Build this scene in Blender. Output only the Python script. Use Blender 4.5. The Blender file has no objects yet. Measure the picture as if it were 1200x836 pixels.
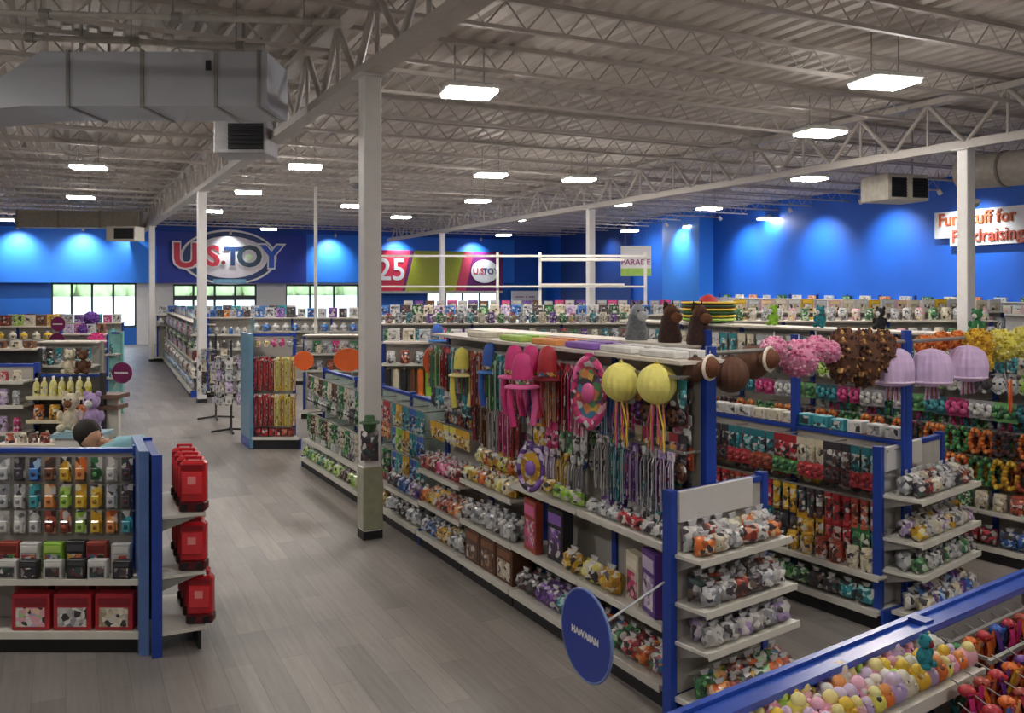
import bpy, math, random
from mathutils import Vector, Matrix
random.seed(7)
PI = math.pi
C = bpy.context.scene.collection
# ------------------------------------------------------------------ camera, world, exposure
F, CX, HY, HC = 1050.0, 600.0, 338.0, 2.7
cam = bpy.data.objects.new('camera', bpy.data.cameras.new('camera'))
C.objects.link(cam)
cam.location = (0, 0, HC)
cam.rotation_euler = (PI / 2, 0, 0)
cam.data.sensor_width = 36.0
cam.data.lens = 36.0 * F / 1200.0
cam.data.shift_y = -(418.0 - HY) / 1200.0
cam.data.clip_end = 1500
bpy.context.scene.camera = cam
LAMP = 62.0          # ceiling lamp radiance
WASH = 260.0         # wall washer watts
w = bpy.data.worlds.new('sky'); bpy.context.scene.world = w
w.use_nodes = True
w.node_tree.nodes['Background'].inputs[0].default_value = (0.80, 0.90, 1.0, 1)
w.node_tree.nodes['Background'].inputs[1].default_value = 2.6
vs = bpy.context.scene.view_settings
vs.view_transform = 'Standard'; vs.look = 'None'; vs.gamma = 1.0
vs.exposure = 0.58
vs.use_curve_mapping = False

# ------------------------------------------------------------------ pixel helpers (frame 1200x836)
def P(x, y, z):
    """the point at height z that lies on the photograph's ray x, y"""
    d = F * (HC - z) / (y - HY)
    return Vector(((x - CX) / F * d, d, z))
def G(x, y): return P(x, y, 0.0)
def D(x, y, d):
    return Vector(((x - CX) / F * d, d, HC - (y - HY) * d / F))
U = Vector((-0.446, 0.895)); U.normalize()      # along the aisles
V = Vector((U.y, -U.x))                          # across them
def UV(a, b, z=0.0): return Vector((U.x * a + V.x * b, U.y * a + V.y * b, z))

# ------------------------------------------------------------------ materials
def lin(c):
    return tuple(((v / 12.92) if v <= 0.04045 else ((v + 0.055) / 1.055) ** 2.4) for v in c)
def hx(h):
    h = h.lstrip('#'); return lin(tuple(int(h[i:i + 2], 16) / 255 for i in (0, 2, 4)))
_m = {}
def M(h, rough=0.5, metal=0.0, var=0.12, scale=9.0, bump=0.0, coat=0.0):
    key = (h, rough, metal, var, scale, bump, coat)
    if key in _m: return _m[key]
    m = bpy.data.materials.new('paint_' + h); m.use_nodes = True
    nt = m.node_tree; b = nt.nodes['Principled BSDF']
    b.inputs['Roughness'].default_value = rough; b.inputs['Metallic'].default_value = metal
    b.inputs['Coat Weight'].default_value = coat
    c = hx(h)
    tc = nt.nodes.new('ShaderNodeTexCoord'); nz = nt.nodes.new('ShaderNodeTexNoise')
    nz.inputs['Scale'].default_value = scale; nz.inputs['Detail'].default_value = 4
    nt.links.new(tc.outputs['Object'], nz.inputs['Vector'])
    r = nt.nodes.new('ShaderNodeValToRGB')
    r.color_ramp.elements[0].position = 0.3; r.color_ramp.elements[1].position = 0.7
    r.color_ramp.elements[0].color = (*[v * (1 - var) for v in c], 1)
    r.color_ramp.elements[1].color = (*[min(1, v * (1 + var)) for v in c], 1)
    nt.links.new(nz.outputs['Fac'], r.inputs['Fac']); nt.links.new(r.outputs['Color'], b.inputs['Base Color'])
    if bump:
        bp = nt.nodes.new('ShaderNodeBump'); bp.inputs['Strength'].default_value = bump
        nt.links.new(nz.outputs['Fac'], bp.inputs['Height']); nt.links.new(bp.outputs['Normal'], b.inputs['Normal'])
    _m[key] = m; return m
def S(hs, scale=28.0, rough=0.35, coat=0.3):
    """printed or bagged goods: cells of mixed colours, different on every copy"""
    hs = tuple(hs); key = ('S', hs, scale, rough)
    if key in _m: return _m[key]
    m = bpy.data.materials.new('print_' + hs[0]); m.use_nodes = True
    nt = m.node_tree; b = nt.nodes['Principled BSDF']
    b.inputs['Roughness'].default_value = rough; b.inputs['Coat Weight'].default_value = coat
    tc = nt.nodes.new('ShaderNodeTexCoord'); oi = nt.nodes.new('ShaderNodeObjectInfo')
    mu = nt.nodes.new('ShaderNodeMath'); mu.operation = 'MULTIPLY'; mu.inputs[1].default_value = 60
    v = nt.nodes.new('ShaderNodeTexVoronoi'); v.voronoi_dimensions = '4D'; v.inputs['Scale'].default_value = scale
    nt.links.new(tc.outputs['Object'], v.inputs['Vector']); nt.links.new(oi.outputs['Random'], mu.inputs[0])
    nt.links.new(mu.outputs[0], v.inputs['W'])
    sp = nt.nodes.new('ShaderNodeSeparateColor'); nt.links.new(v.outputs['Color'], sp.inputs[0])
    r = nt.nodes.new('ShaderNodeValToRGB'); r.color_ramp.interpolation = 'CONSTANT'
    n = len(hs)
    while len(r.color_ramp.elements) < n: r.color_ramp.elements.new(0.5)
    for i, h in enumerate(hs):
        r.color_ramp.elements[i].position = i / n
        r.color_ramp.elements[i].color = (*hx(h), 1)
    nt.links.new(sp.outputs[0], r.inputs['Fac']); nt.links.new(r.outputs['Color'], b.inputs['Base Color'])
    _m[key] = m; return m
def emis(h, s):
    m = bpy.data.materials.new('glow'); m.use_nodes = True
    b = m.node_tree.nodes['Principled BSDF']
    b.inputs['Base Color'].default_value = (*hx(h), 1)
    b.inputs['Emission Color'].default_value = (*hx(h), 1); b.inputs['Emission Strength'].default_value = s
    return m
def glassmat():
    m = bpy.data.materials.new('glass'); m.use_nodes = True; nt = m.node_tree
    nt.nodes.remove(nt.nodes['Principled BSDF'])
    t = nt.nodes.new('ShaderNodeBsdfTransparent'); t.inputs[0].default_value = (.92, .97, .98, 1)
    g = nt.nodes.new('ShaderNodeBsdfGlossy'); g.inputs['Roughness'].default_value = .05
    x = nt.nodes.new('ShaderNodeMixShader'); x.inputs[0].default_value = .07
    nt.links.new(t.outputs[0], x.inputs[1]); nt.links.new(g.outputs[0], x.inputs[2])
    nt.links.new(x.outputs[0], nt.nodes['Material Output'].inputs[0]); return m
GLASS = glassmat()
WHITE = M('d9d6cf', .45, var=.05); SHELF = M('cfccc2', .4, var=.05); BLUE = M('1d3f9a', .35, var=.1); BLUED = M('16255c', .4)
BLACK = M('17171a', .5); BACK = M('a8a49c', .6, var=.06); STEEL = M('8d8a85', .5, .3); DARK = M('2b2b2e', .6)
NAVY = M('1b2a70', .5)

# ------------------------------------------------------------------ mesh builder
class MB:
    def __init__(s): s.v = []; s.f = []; s.mi = []; s.sm = []; s.mats = []; s.x = None
    def m(s, mat):
        if mat not in s.mats: s.mats.append(mat)
        return s.mats.index(mat)
    def add(s, vs, fs, mat, smooth=False):
        n = len(s.v); k = s.m(mat)
        if s.x is not None: vs = [s.x @ Vector(v) for v in vs]
        s.v += [tuple(v) for v in vs]; s.f += [tuple(i + n for i in f) for f in fs]
        s.mi += [k] * len(fs); s.sm += [smooth] * len(fs); return s
    def hexa(s, c, mat):   # 8 corners: bottom ring then top ring
        return s.add(c, [(3, 2, 1, 0), (4, 5, 6, 7), (0, 1, 5, 4), (1, 2, 6, 5), (2, 3, 7, 6), (3, 0, 4, 7)], mat)
    def box(s, x0, x1, y0, y1, z0, z1, mat):
        return s.hexa([(x0, y0, z0), (x1, y0, z0), (x1, y1, z0), (x0, y1, z0), (x0, y0, z1), (x1, y0, z1), (x1, y1, z1), (x0, y1, z1)], mat)
    def cbox(s, x0, x1, y0, y1, z0, z1, mat, c=.006):
        """box with chamfered edges"""
        hx_, hy, hz = (x1 - x0) / 2, (y1 - y0) / 2, (z1 - z0) / 2; o = Vector(((x0 + x1) / 2, (y0 + y1) / 2, (z0 + z1) / 2))
        c = min(c, hx_ * .4, hy * .4, hz * .4); vs = []; idx = {}
        for sx in (-1, 1):
            for sy in (-1, 1):
                for sz in (-1, 1):
                    for a in range(3):
                        p = [sx * hx_, sy * hy, sz * hz]
                        for b in range(3):
                            if b != a: p[b] -= (sx, sy, sz)[b] * c
                        idx[(sx, sy, sz, a)] = len(vs); vs.append(o + Vector(p))
        fs = []
        q = [(-1, -1), (1, -1), (1, 1), (-1, 1)]
        def k(d, a): return idx[(d[0], d[1], d[2], a)]
        for a in range(3):
            b, e = (a + 1) % 3, (a + 2) % 3
            for sg in (-1, 1):
                f = []
                for (i, j) in q:
                    d = [0, 0, 0]; d[a] = sg; d[b] = i; d[e] = j; f.append(k(d, a))
                fs.append(tuple(f if sg > 0 else f[::-1]))
            for i in (-1, 1):
                for j in (-1, 1):
                    d0 = [0, 0, 0]; d0[b] = i; d0[e] = j; d0[a] = -1; d1 = list(d0); d1[a] = 1
                    f = (k(d0, b), k(d1, b), k(d1, e), k(d0, e)); fs.append(f if i * j > 0 else f[::-1])
        for sx in (-1, 1):
            for sy in (-1, 1):
                for sz in (-1, 1):
                    f = tuple(idx[(sx, sy, sz, a)] for a in range(3)); fs.append(f if sx * sy * sz > 0 else f[::-1])
        return s.add(vs, fs, mat)
    def rod(s, a, b, r, mat, n=6, r2=None, smooth=True):
        a = Vector(a); b = Vector(b); d = (b - a)
        if d.length < 1e-6: return s
        d.normalize(); t = Vector((0, 0, 1)) if abs(d.z) < .9 else Vector((1, 0, 0)); e = d.cross(t).normalized(); g = d.cross(e)
        r2 = r if r2 is None else r2
        vs = [a + (e * math.cos(2 * PI * i / n) + g * math.sin(2 * PI * i / n)) * r for i in range(n)] + \
             [b + (e * math.cos(2 * PI * i / n) + g * math.sin(2 * PI * i / n)) * r2 for i in range(n)]
        s.add(vs, [(i, i + n, (i + 1) % n + n, (i + 1) % n) for i in range(n)], mat, smooth)
        return s.add(vs, [tuple(range(n)), tuple(range(2 * n - 1, n - 1, -1))], mat)
    def path(s, pts, r, mat, n=6):
        for a, b in zip(pts, pts[1:]): s.rod(a, b, r, mat, n)
        return s
    def lathe(s, prof, mat, n=12, o=(0, 0, 0), sx=1, sy=1, axis='z', rib=0):
        o = Vector(o); vs = []
        for (r, z) in prof:
            for i in range(n):
                a = 2 * PI * i / n; rr = r * (1 - (rib if i % 2 else 0)); x, y = rr * math.cos(a) * sx, rr * math.sin(a) * sy
                vs.append(o + (Vector((x, y, z)) if axis == 'z' else Vector((x, -z, y))))
        fs = [(j * n + i, j * n + (i + 1) % n, (j + 1) * n + (i + 1) % n, (j + 1) * n + i) for j in range(len(prof) - 1) for i in range(n)]
        s.add(vs, fs, mat, not rib)
        m = len(prof) - 1
        return s.add(vs, [tuple(range(n))[::-1], tuple(range(m * n, m * n + n))], mat)
    def ball(s, o, r, mat, n=12, k=8, sx=1, sy=1, sz=1, rib=0, jit=0):
        prof = [(r * math.sin(PI * j / k) if 0 < j < k else r * .02, -r * sz * math.cos(PI * j / k)) for j in range(k + 1)]
        if jit:
            o = Vector(o); vs = []; rr = random.Random(3)
            for j, (a, z) in enumerate(prof):
                for i in range(n):
                    q = 1 + jit * (rr.random() * 2 - 1); t = 2 * PI * i / n
                    vs.append(o + Vector((a * q * math.cos(t) * sx, a * q * math.sin(t) * sy, z * q)))
            fs = [(j * n + i, j * n + (i + 1) % n, (j + 1) * n + (i + 1) % n, (j + 1) * n + i) for j in range(k) for i in range(n)]
            return s.add(vs, fs, mat, True)
        return s.lathe(prof, mat, n, o, sx, sy, rib=rib)
    def pillow(s, x0, x1, z0, z1, d, mat, o=(0, 0, 0), seed=1, n=6, wr=.25, front=1.0):
        """stuffed bag standing or hanging: flat rim, bulging crinkled faces"""
        rr = random.Random(seed); vs = []; o = Vector(o)
        for sd in (-1, 1):
            for j in range(n + 1):
                for i in range(n + 1):
                    u, v = i / n, j / n
                    e = (1 - abs(2 * u - 1) ** 2.6) * (1 - abs(2 * v - 1) ** 2.6)
                    q = max(0, e) ** .5 * d / 2 * (1 + wr * (rr.random() * 2 - 1))
                    pin = 1 - .06 * e
                    vs.append(o + Vector((x0 + (x1 - x0) * (.5 + (u - .5) * (1 - .05 * (1 - e))), sd * q * (front if sd < 0 else 1), z0 + (z1 - z0) * v)))
        N = (n + 1) ** 2; fs = []
        for j in range(n):
            for i in range(n):
                a = j * (n + 1) + i; f = (a, a + 1, a + n + 2, a + n + 1)
                fs.append(f); fs.append(tuple(N + t for t in f[::-1]))
        return s.add(vs, fs, mat, True)
    def disc(s, o, r, t, mat, n=28, ry=None):
        """flat disc facing -y"""
        o = Vector(o); ry = ry or r
        vs = [o + Vector((r * math.cos(2 * PI * i / n), y, ry * math.sin(2 * PI * i / n))) for y in (-t / 2, t / 2) for i in range(n)]
        return s.add(vs, [tuple(range(n)), tuple(range(2 * n - 1, n - 1, -1))] + [(i, i + n, (i + 1) % n + n, (i + 1) % n) for i in range(n)], mat)
    def ring(s, o, r, w, t, mat, n=32, ky=1.0, k=8):
        """torus-like ring facing -y, ky stretches its height"""
        o = Vector(o); vs = []
        for i in range(n):
            a = 2 * PI * i / n
            for j in range(k):
                b = 2 * PI * j / k; q = r + w * math.cos(b)
                vs.append(o + Vector((q * math.cos(a), t * math.sin(b), q * math.sin(a) * ky)))
        return s.add(vs, [(i * k + j, i * k + (j + 1) % k, ((i + 1) % n) * k + (j + 1) % k, ((i + 1) % n) * k + j) for i in range(n) for j in range(k)], mat, True)
    def poly(s, pts, y0, y1, mat):
        """extruded outline in the x-z plane"""
        n = len(pts); vs = [(x, y0, z) for x, z in pts] + [(x, y1, z) for x, z in pts]
        return s.add(vs, [tuple(range(n)), tuple(range(2 * n - 1, n - 1, -1))] + [(i, i + n, (i + 1) % n + n, (i + 1) % n) for i in range(n)], mat)
    def mesh(s, name):
        me = bpy.data.meshes.new(name); me.from_pydata(s.v, [], s.f)
        for m in s.mats: me.materials.append(m)
        me.polygons.foreach_set('material_index', s.mi); me.polygons.foreach_set('use_smooth', s.sm); me.update(); return me
    def join(s, o):
        n = len(s.v); mp = [s.m(m) for m in o.mats]
        s.v += o.v; s.f += [tuple(i + n for i in f) for f in o.f]; s.mi += [mp[i] for i in o.mi]; s.sm += o.sm; return s

def pieces(mb):
    """one MB for each separate piece of mb"""
    par = {}; key = [tuple(round(c, 5) for c in v) for v in mb.v]
    def find(a):
        while par.setdefault(a, a) != a: par[a] = par[par[a]]; a = par[a]
        return a
    for f in mb.f:
        for i in f[1:]: par[find(key[i])] = find(key[f[0]])
    out = {}
    for k, f in enumerate(mb.f):
        q = out.setdefault(find(key[f[0]]), MB()); n = len(q.v); q.v += [mb.v[i] for i in f]; q.f.append(tuple(range(n, n + len(f)))); q.mi.append(q.m(mb.mats[mb.mi[k]])); q.sm.append(mb.sm[k])
    return list(out.values())
SEPARATE = {'hanger_rod', 'seam_band', 'coupling', 'strap', 'hanger_wire', 'grille_slat', 'wheel', 'eye', 'shoe'}
LAB = {}
def tag(o, label, cat, group=None):
    n = len(label.split())
    if not 4 <= n <= 16: print('BADLABEL', n, label)
    if label in LAB: assert group and LAB[label] == group, ('dup', label)
    LAB[label] = group
    o['label'] = label; o['category'] = cat
    if group: o['group'] = group
    return o
def obj(name, mb, parent=None, loc=None, rz=0):
    o = bpy.data.objects.new(name, mb.mesh(name) if isinstance(mb, MB) else mb); C.objects.link(o)
    if parent: o.parent = parent
    if loc is not None: o.location = loc
    o.rotation_euler[2] = rz; return o
def struct(name, mb, loc=None, parent=None):
    o = obj(name, mb, parent, loc)
    if parent is None: o['kind'] = 'structure'
    return o
def empty(name, loc, rz=0):
    o = bpy.data.objects.new(name, None); C.objects.link(o); o.location = loc; o.rotation_euler[2] = rz; o.empty_display_size = .1; return o
def text_mb(txt, size, mat, depth=.004, sx=1.0, fat=.012):
    """lettering facing -y, centred on the origin"""
    cu = bpy.data.curves.new('lettering', 'FONT'); cu.body = txt; cu.size = size; cu.extrude = depth
    cu.align_x = 'CENTER'; cu.align_y = 'CENTER'; cu.resolution_u = 3; cu.offset = size * fat
    to = bpy.data.objects.new('lettering', cu); C.objects.link(to)
    dg = bpy.context.evaluated_depsgraph_get(); dg.update()
    me = to.evaluated_get(dg).to_mesh(); mb = MB()
    vs = [(v.co.x * sx, -v.co.z, v.co.y) for v in me.vertices]; fs = [tuple(p.vertices) for p in me.polygons]
    to.evaluated_get(dg).to_mesh_clear(); bpy.data.objects.remove(to); bpy.data.curves.remove(cu)
    mb.add(vs, fs, mat); return mb
def bow(pts, r0=0): return pts

# ------------------------------------------------------------------ room shell
A0, A1, B0, B1 = -8.0, 46.5, -9.0, 25.6
ZD = 6.0
def floor_mat():
    m = bpy.data.materials.new('vinyl_plank_floor'); m.use_nodes = True; nt = m.node_tree; b = nt.nodes['Principled BSDF']
    tc = nt.nodes.new('ShaderNodeTexCoord'); mp = nt.nodes.new('ShaderNodeMapping'); nt.links.new(tc.outputs['Object'], mp.inputs[0])
    mp.inputs['Rotation'].default_value[2] = -math.atan2(U.y, U.x) + math.radians(0)
    br = nt.nodes.new('ShaderNodeTexBrick'); nt.links.new(mp.outputs[0], br.inputs['Vector'])
    br.inputs['Scale'].default_value = 1.0; br.inputs['Brick Width'].default_value = 1.2; br.inputs['Row Height'].default_value = .2
    br.inputs['Mortar Size'].default_value = .0025; br.inputs['Color1'].default_value = (*hx('7d7976'), 1); br.inputs['Color2'].default_value = (*hx('928c87'), 1)
    br.inputs['Mortar'].default_value = (*hx('6c6968'), 1); br.inputs['Bias'].default_value = -.1
    # broad tiles of lighter and darker plank batches
    br2 = nt.nodes.new('ShaderNodeTexBrick'); nt.links.new(mp.outputs[0], br2.inputs['Vector'])
    br2.inputs['Scale'].default_value = 1.0; br2.inputs['Brick Width'].default_value = 4.8; br2.inputs['Row Height'].default_value = 1.1; br2.inputs['Mortar Size'].default_value = 0
    br2.inputs['Color1'].default_value = (.72, .71, .72, 1); br2.inputs['Color2'].default_value = (1.16, 1.13, 1.09, 1)
    mx = nt.nodes.new('ShaderNodeMix'); mx.data_type = 'RGBA'; mx.blend_type = 'MULTIPLY'; mx.inputs['Factor'].default_value = .8
    nt.links.new(br.outputs['Color'], mx.inputs[6]); nt.links.new(br2.outputs['Color'], mx.inputs[7])
    nz = nt.nodes.new('ShaderNodeTexNoise'); mp2 = nt.nodes.new('ShaderNodeMapping'); nt.links.new(mp.outputs[0], mp2.inputs[0])
    mp2.inputs['Scale'].default_value = (1.5, 22, 1); nt.links.new(mp2.outputs[0], nz.inputs['Vector']); nz.inputs['Scale'].default_value = 1.3; nz.inputs['Detail'].default_value = 8
    rp = nt.nodes.new('ShaderNodeValToRGB'); rp.color_ramp.elements[0].color = (.80, .80, .80, 1); rp.color_ramp.elements[1].color = (1.14, 1.14, 1.14, 1)
    rp.color_ramp.elements[0].position = .3; rp.color_ramp.elements[1].position = .7
    nt.links.new(nz.outputs['Fac'], rp.inputs[0])
    m2 = nt.nodes.new('ShaderNodeMix'); m2.data_type = 'RGBA'; m2.blend_type = 'MULTIPLY'; m2.inputs['Factor'].default_value = .7
    nt.links.new(mx.outputs[2], m2.inputs[6]); nt.links.new(rp.outputs[0], m2.inputs[7]); nt.links.new(m2.outputs[2], b.inputs['Base Color'])
    b.inputs['Roughness'].default_value = .42
    return m
fl = MB(); fl.hexa([UV(A0, B0, -.1), UV(A0, B1, -.1), UV(A1, B1, -.1), UV(A1, B0, -.1), UV(A0, B0, 0), UV(A0, B1, 0), UV(A1, B1, 0), UV(A1, B0, 0)], floor_mat())
struct('floor', fl)
# corrugated roof deck, ribs along the aisles
dk = MB(); DECK = M('cac2bb', .6, var=.05, scale=3); prof = []
b = B0 - .2; k = 0
while b < B1 + .2:
    prof += [(b, ZD), (b + .14, ZD), (b + .17, ZD + .05), (b + .27, ZD + .05)]; b += .30
n = len(prof)
dk.add([UV(A0, q[0], q[1]) for q in prof] + [UV(A1 + .2, q[0], q[1]) for q in prof], [(i, i + 1, i + 1 + n, i + n) for i in range(n - 1)], DECK)
dk.hexa([UV(A0, B0, ZD + .1), UV(A0, B1, ZD + .1), UV(A1 + .4, B1, ZD + .1), UV(A1 + .4, B0, ZD + .1), UV(A0, B0, ZD + .3), UV(A0, B1, ZD + .3), UV(A1 + .4, B1, ZD + .3), UV(A1 + .4, B0, ZD + .3)], DECK)
struct('ceiling', dk)
# open-web joists across the aisles
JO = M('b6aea7', .55, var=.06)
def joist_mesh(L, depth, pitch, r=.012, ch=.036):
    j = MB(); j.box(0, L, -ch, ch, -.06, 0, JO); j.box(0, L, -ch, ch, -depth, -depth + .045, JO)
    x = 0; up = False
    while x < L:
        z0, z1 = (-depth + .03, -.05) if not up else (-.05, -depth + .03)
        j.rod((x, 0, z0), (min(L, x + pitch), 0, z1), r, JO, 4); x += pitch; up = not up
    return j.mesh('joist')
jm = joist_mesh(B1 - B0 - .4, .38, .26)
a = -2.0
while a < 45.5:
    o = obj('ceiling_joist', jm, None, UV(a, B0 + .2, ZD - .002), math.atan2(V.y, V.x)); o['kind'] = 'structure'; a += 1.85
# girders on the column rows
def girder(p0, p1, zb, zt, pitch, mat):
    d = (p1 - p0); L = d.length; g = MB()
    g.box(0, L, -.11, .11, zb, zb + .11, mat); g.box(0, L, -.015, .015, zb + .1, zb + .16, mat)
    g.box(0, L, -.11, .11, zt - .1, zt, mat)
    x = 0; i = 0
    while x + pitch <= L:
        g.rod((x, 0, zb + .1), (x + pitch / 2, 0, zt - .08), .045, mat, 4); g.rod((x + pitch / 2, 0, zt - .08), (x + pitch, 0, zb + .1), .045, mat, 4)
        g.rod((x + pitch / 2, 0, zb + .1), (x + pitch / 2, 0, zt - .08), .03, mat, 4); x += pitch
    o = obj('roof_girder', g, None, (p0.x, p0.y, 0), math.atan2(d.y, d.x)); o['kind'] = 'structure'
GIR = M('bab3ac', .5, var=.06)
c1 = Vector((-1.54, 9.72)); c2 = Vector((-7.34, 21.2)); c3 = Vector((-13.3, 33.1))
ud = (c3 - c1).normalized()
girder(c1 - ud * 11.5, c1 + ud * 37.6, 5.0, 5.93, 1.5, GIR)
r1 = Vector((7.5, 14.8)); r2 = Vector((2.28, 26.0)); ur = (r2 - r1).normalized()
girder(r1 - ur * 12, r1 + ur * 32, 5.0, 5.93, 1.5, GIR)
# columns
CW = M('dcd9d6', .4, var=.04)
def column(p, w_=.2, top=5.0, guard=False):
    c = MB(); h = w_ / 2; c.cbox(-h, h, -h, h, 0, top, CW, .012); c.box(-h - .06, h + .06, -h - .06, h + .06, top - .02, top, CW); c.box(-h - .008, h + .008, -h - .008, h + .008, 0, .09, BLACK)
    o = obj('column', c, None, (p.x, p.y, 0), math.atan2(U.y, U.x)); o['kind'] = 'structure'; return o
for p in (c1, c2, c3, r1, r2, r1 - ur * 12.3 * .9, Vector((-2.9, 37.2))): column(p)
# thin pole near the entrance
t = empty('signal_pole', D(370, 338, 24) * 1.0); t.location.z = 0
pm = MB(); pm.rod((0, 0, .02), (0, 0, 5.42), .045, WHITE, 10); obj('pole', pm, t)
pm = MB(); pm.lathe([(.16, 0), (.16, .02), (.06, .04), (.05, .06)], WHITE, 14); obj('base_plate', pm, t)
tag(t, 'thin white steel pole rising to the ceiling between the two big white columns', 'pole')

# walls ------------------------------------------------------------------
BRI = M('2a7be0', .55, var=.05, scale=.6); MIDB = M('1d55b4', .55, var=.06, scale=.6); LOWB = M('1b5fb4', .55, var=.08, scale=.8); ENT = M('233a9c', .5, var=.08, scale=.8); OFFW = M('c9c7c4', .6, var=.05)
def bw(x, y=None, a=A1):
    """position across the far wall under picture column x, and the height there of picture row y"""
    r = (x - CX) / F; b = (-U.x * a + U.y * a * r) / (V.x - V.y * r); Y = U.y * a + V.y * b
    return b if y is None else (b, HC - (y - HY) * Y / F)
def fw(mb, x0, x1, z0, z1, mat, a0=A1, a1=A1 + .3):
    b0 = bw(x0) if x0 > -500 else B0; b1 = bw(x1) if x1 < 900 else B1
    mb.hexa([UV(a0, b0, z0), UV(a0, b1, z0), UV(a1, b1, z0), UV(a1, b0, z0), UV(a0, b0, z1), UV(a0, b1, z1), UV(a1, b1, z1), UV(a1, b0, z1)], mat)
ZS = 2.98
wf = MB()
fw(wf, -999, 999, ZS, ZD + .3, MIDB)
holes = [(60, 160, .82, 2.97), (203, 301, .0, 2.9), (335, 421, .5, 2.9), (500, 584, .7, 2.75)]
edges = [-999, 60, 160, 203, 301, 335, 421, 500, 584, 999]
for i, (x0, x1) in enumerate(zip(edges, edges[1:])):
    mt = {0: LOWB, 1: LOWB, 2: OFFW, 3: OFFW, 4: OFFW, 5: OFFW, 6: LOWB, 7: LOWB, 8: LOWB}[i]
    h = [q for q in holes if q[0] == x0]
    if h:
        if h[0][2] > 0: fw(wf, x0, x1, 0, h[0][2], mt)
        fw(wf, x0, x1, h[0][3], ZS, mt)
    else: fw(wf, x0, x1, 0, ZS, mt)
struct('wall_far', wf)
# fascia panels on the far wall
def fascia(name, x0, x1, z0, z1, mat, out):
    m_ = MB(); fw(m_, x0, x1, z0, z1, mat, A1 - out, A1); return struct(name, m_)
fascia('trim_1', -130, 183, 2.96, 5.5, BRI, .30)
fascia('trim_2', 183, 357, 2.96, 5.45, ENT, .42)
fascia('trim_3', 357, 600, 3.0, 5.5, BRI, .30)
# windows in the far wall
FRM = M('3a3f44', .4, .4)
def window(idx, x0, x1, z0, z1, mull, bar=None, name='window'):
    fr = MB(); a = A1 + .1; t_ = .05
    def v(x, z0_, z1_, tt=t_):
        b_ = bw(x); fr.hexa([UV(a, b_ - tt, z0_), UV(a, b_ + tt, z0_), UV(a + .08, b_ + tt, z0_), UV(a + .08, b_ - tt, z0_), UV(a, b_ - tt, z1_), UV(a, b_ + tt, z1_), UV(a + .08, b_ + tt, z1_), UV(a + .08, b_ - tt, z1_)], FRM)
    for x in [x0 + .8, *mull, x1 - .8]: v(x, z0, z1)
    for z in ([z0 + .05, z1 - .05] + (bar or [])):
        b0, b1 = bw(x0), bw(x1); h = .05 if z in (z0 + .05, z1 - .05) else .12
        fr.hexa([UV(a, b0, z - h), UV(a, b1, z - h), UV(a + .08, b1, z - h), UV(a + .08, b0, z - h), UV(a, b0, z + h), UV(a, b1, z + h), UV(a + .08, b1, z + h), UV(a + .08, b0, z + h)], FRM)
    o = struct('%s_%d' % (name, idx), fr)
    gl = MB(); fw(gl, x0, x1, z0, z1, GLASS, A1 + .13, A1 + .14); obj('pane', gl, o)
window(1, 60, 160, .82, 2.97, [84, 108, 133])
window(1, 203, 301, .0, 2.9, [227, 252, 276], [2.22], 'door')
window(2, 335, 421, .5, 2.9, [364, 392])
window(3, 500, 584, .7, 2.75, [523, 543, 563])
# right wall, jogging out in a pilaster
rw0 = Vector((1.84 + .1, 53.2)); rw1 = Vector((13.9, 24.4)); rd = (rw1 - rw0).normalized(); rn = Vector((rd.y, -rd.x))   # rn points outwards or inwards
if rn.dot(Vector((1, 0))) < 0: rn = -rn
rwE = rw1 + rd * 24
def rwbox(mb, s0, s1, z0, z1, t0, t1, mat):
    q = lambda s, t, z: Vector((rw0.x + rd.x * s + rn.x * t, rw0.y + rd.y * s + rn.y * t, z))
    mb.hexa([q(s0, t0, z0), q(s1, t0, z0), q(s1, t1, z0), q(s0, t1, z0), q(s0, t0, z1), q(s1, t0, z1), q(s1, t1, z1), q(s0, t1, z1)], mat)
LR = (rwE - rw0).length
def rws(x):
    r = (x - CX) / F; return (rw0.x - r * rw0.y) / (r * rd.y - rd.x)
wr = MB(); rwbox(wr, -.5, LR, 0, ZD + .3, 0, .3, M('1a62cc', .5, var=.06, scale=.6)); struct('wall_right', wr)
wp = MB(); rwbox(wp, rws(792), rws(836), 0, ZD, -.7, 0, M('2f86ea', .5, var=.05, scale=.6)); struct('trim_4', wp)
wp = MB(); rwbox(wp, rws(660), rws(742), 0, ZD, -.15, 0, M('123a80', .5, var=.05, scale=.6)); struct('trim_5', wp)
for nm, c in (('wall_left', [UV(A0, B0 - .3), UV(A0, B0), UV(A1 + .3, B0), UV(A1 + .3, B0 - .3)]), ('wall_back', [UV(A0 - .3, B0), UV(A0, B0), UV(A0, B1 + 2), UV(A0 - .3, B1 + 2)])):
    m_ = MB(); m_.hexa([Vector((q.x, q.y, 0)) for q in c] + [Vector((q.x, q.y, ZD + .3)) for q in c], OFFW); struct(nm, m_)
# outdoors past the shop front
og = MB(); og.hexa([UV(A1 + .3, -40, -.2), UV(A1 + .3, 60, -.2), UV(A1 + 420, 160, -.2), UV(A1 + 420, -240, -.2), UV(A1 + .3, -40, -.1), UV(A1 + .3, 60, -.1), UV(A1 + 420, 160, -.1), UV(A1 + 420, -240, -.1)], M('cfcfcb', .8, var=.1, scale=.2))
struct('ground', og)
hd = MB(); rr = random.Random(5)
for i in range(130):
    p = UV(A1 + 300 + rr.uniform(-8, 8), -230 + i * 2.9, 3.5); hd.ball(p, rr.uniform(3.2, 5.0), M('bccf9c', .9, var=.25, scale=.3), 10, 6, sz=rr.uniform(.9, 1.5), jit=.12)
o = obj('hedge', hd); o['kind'] = 'stuff'; tag(o, 'row of bright green trees outdoors past the shop windows', 'trees')

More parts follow.
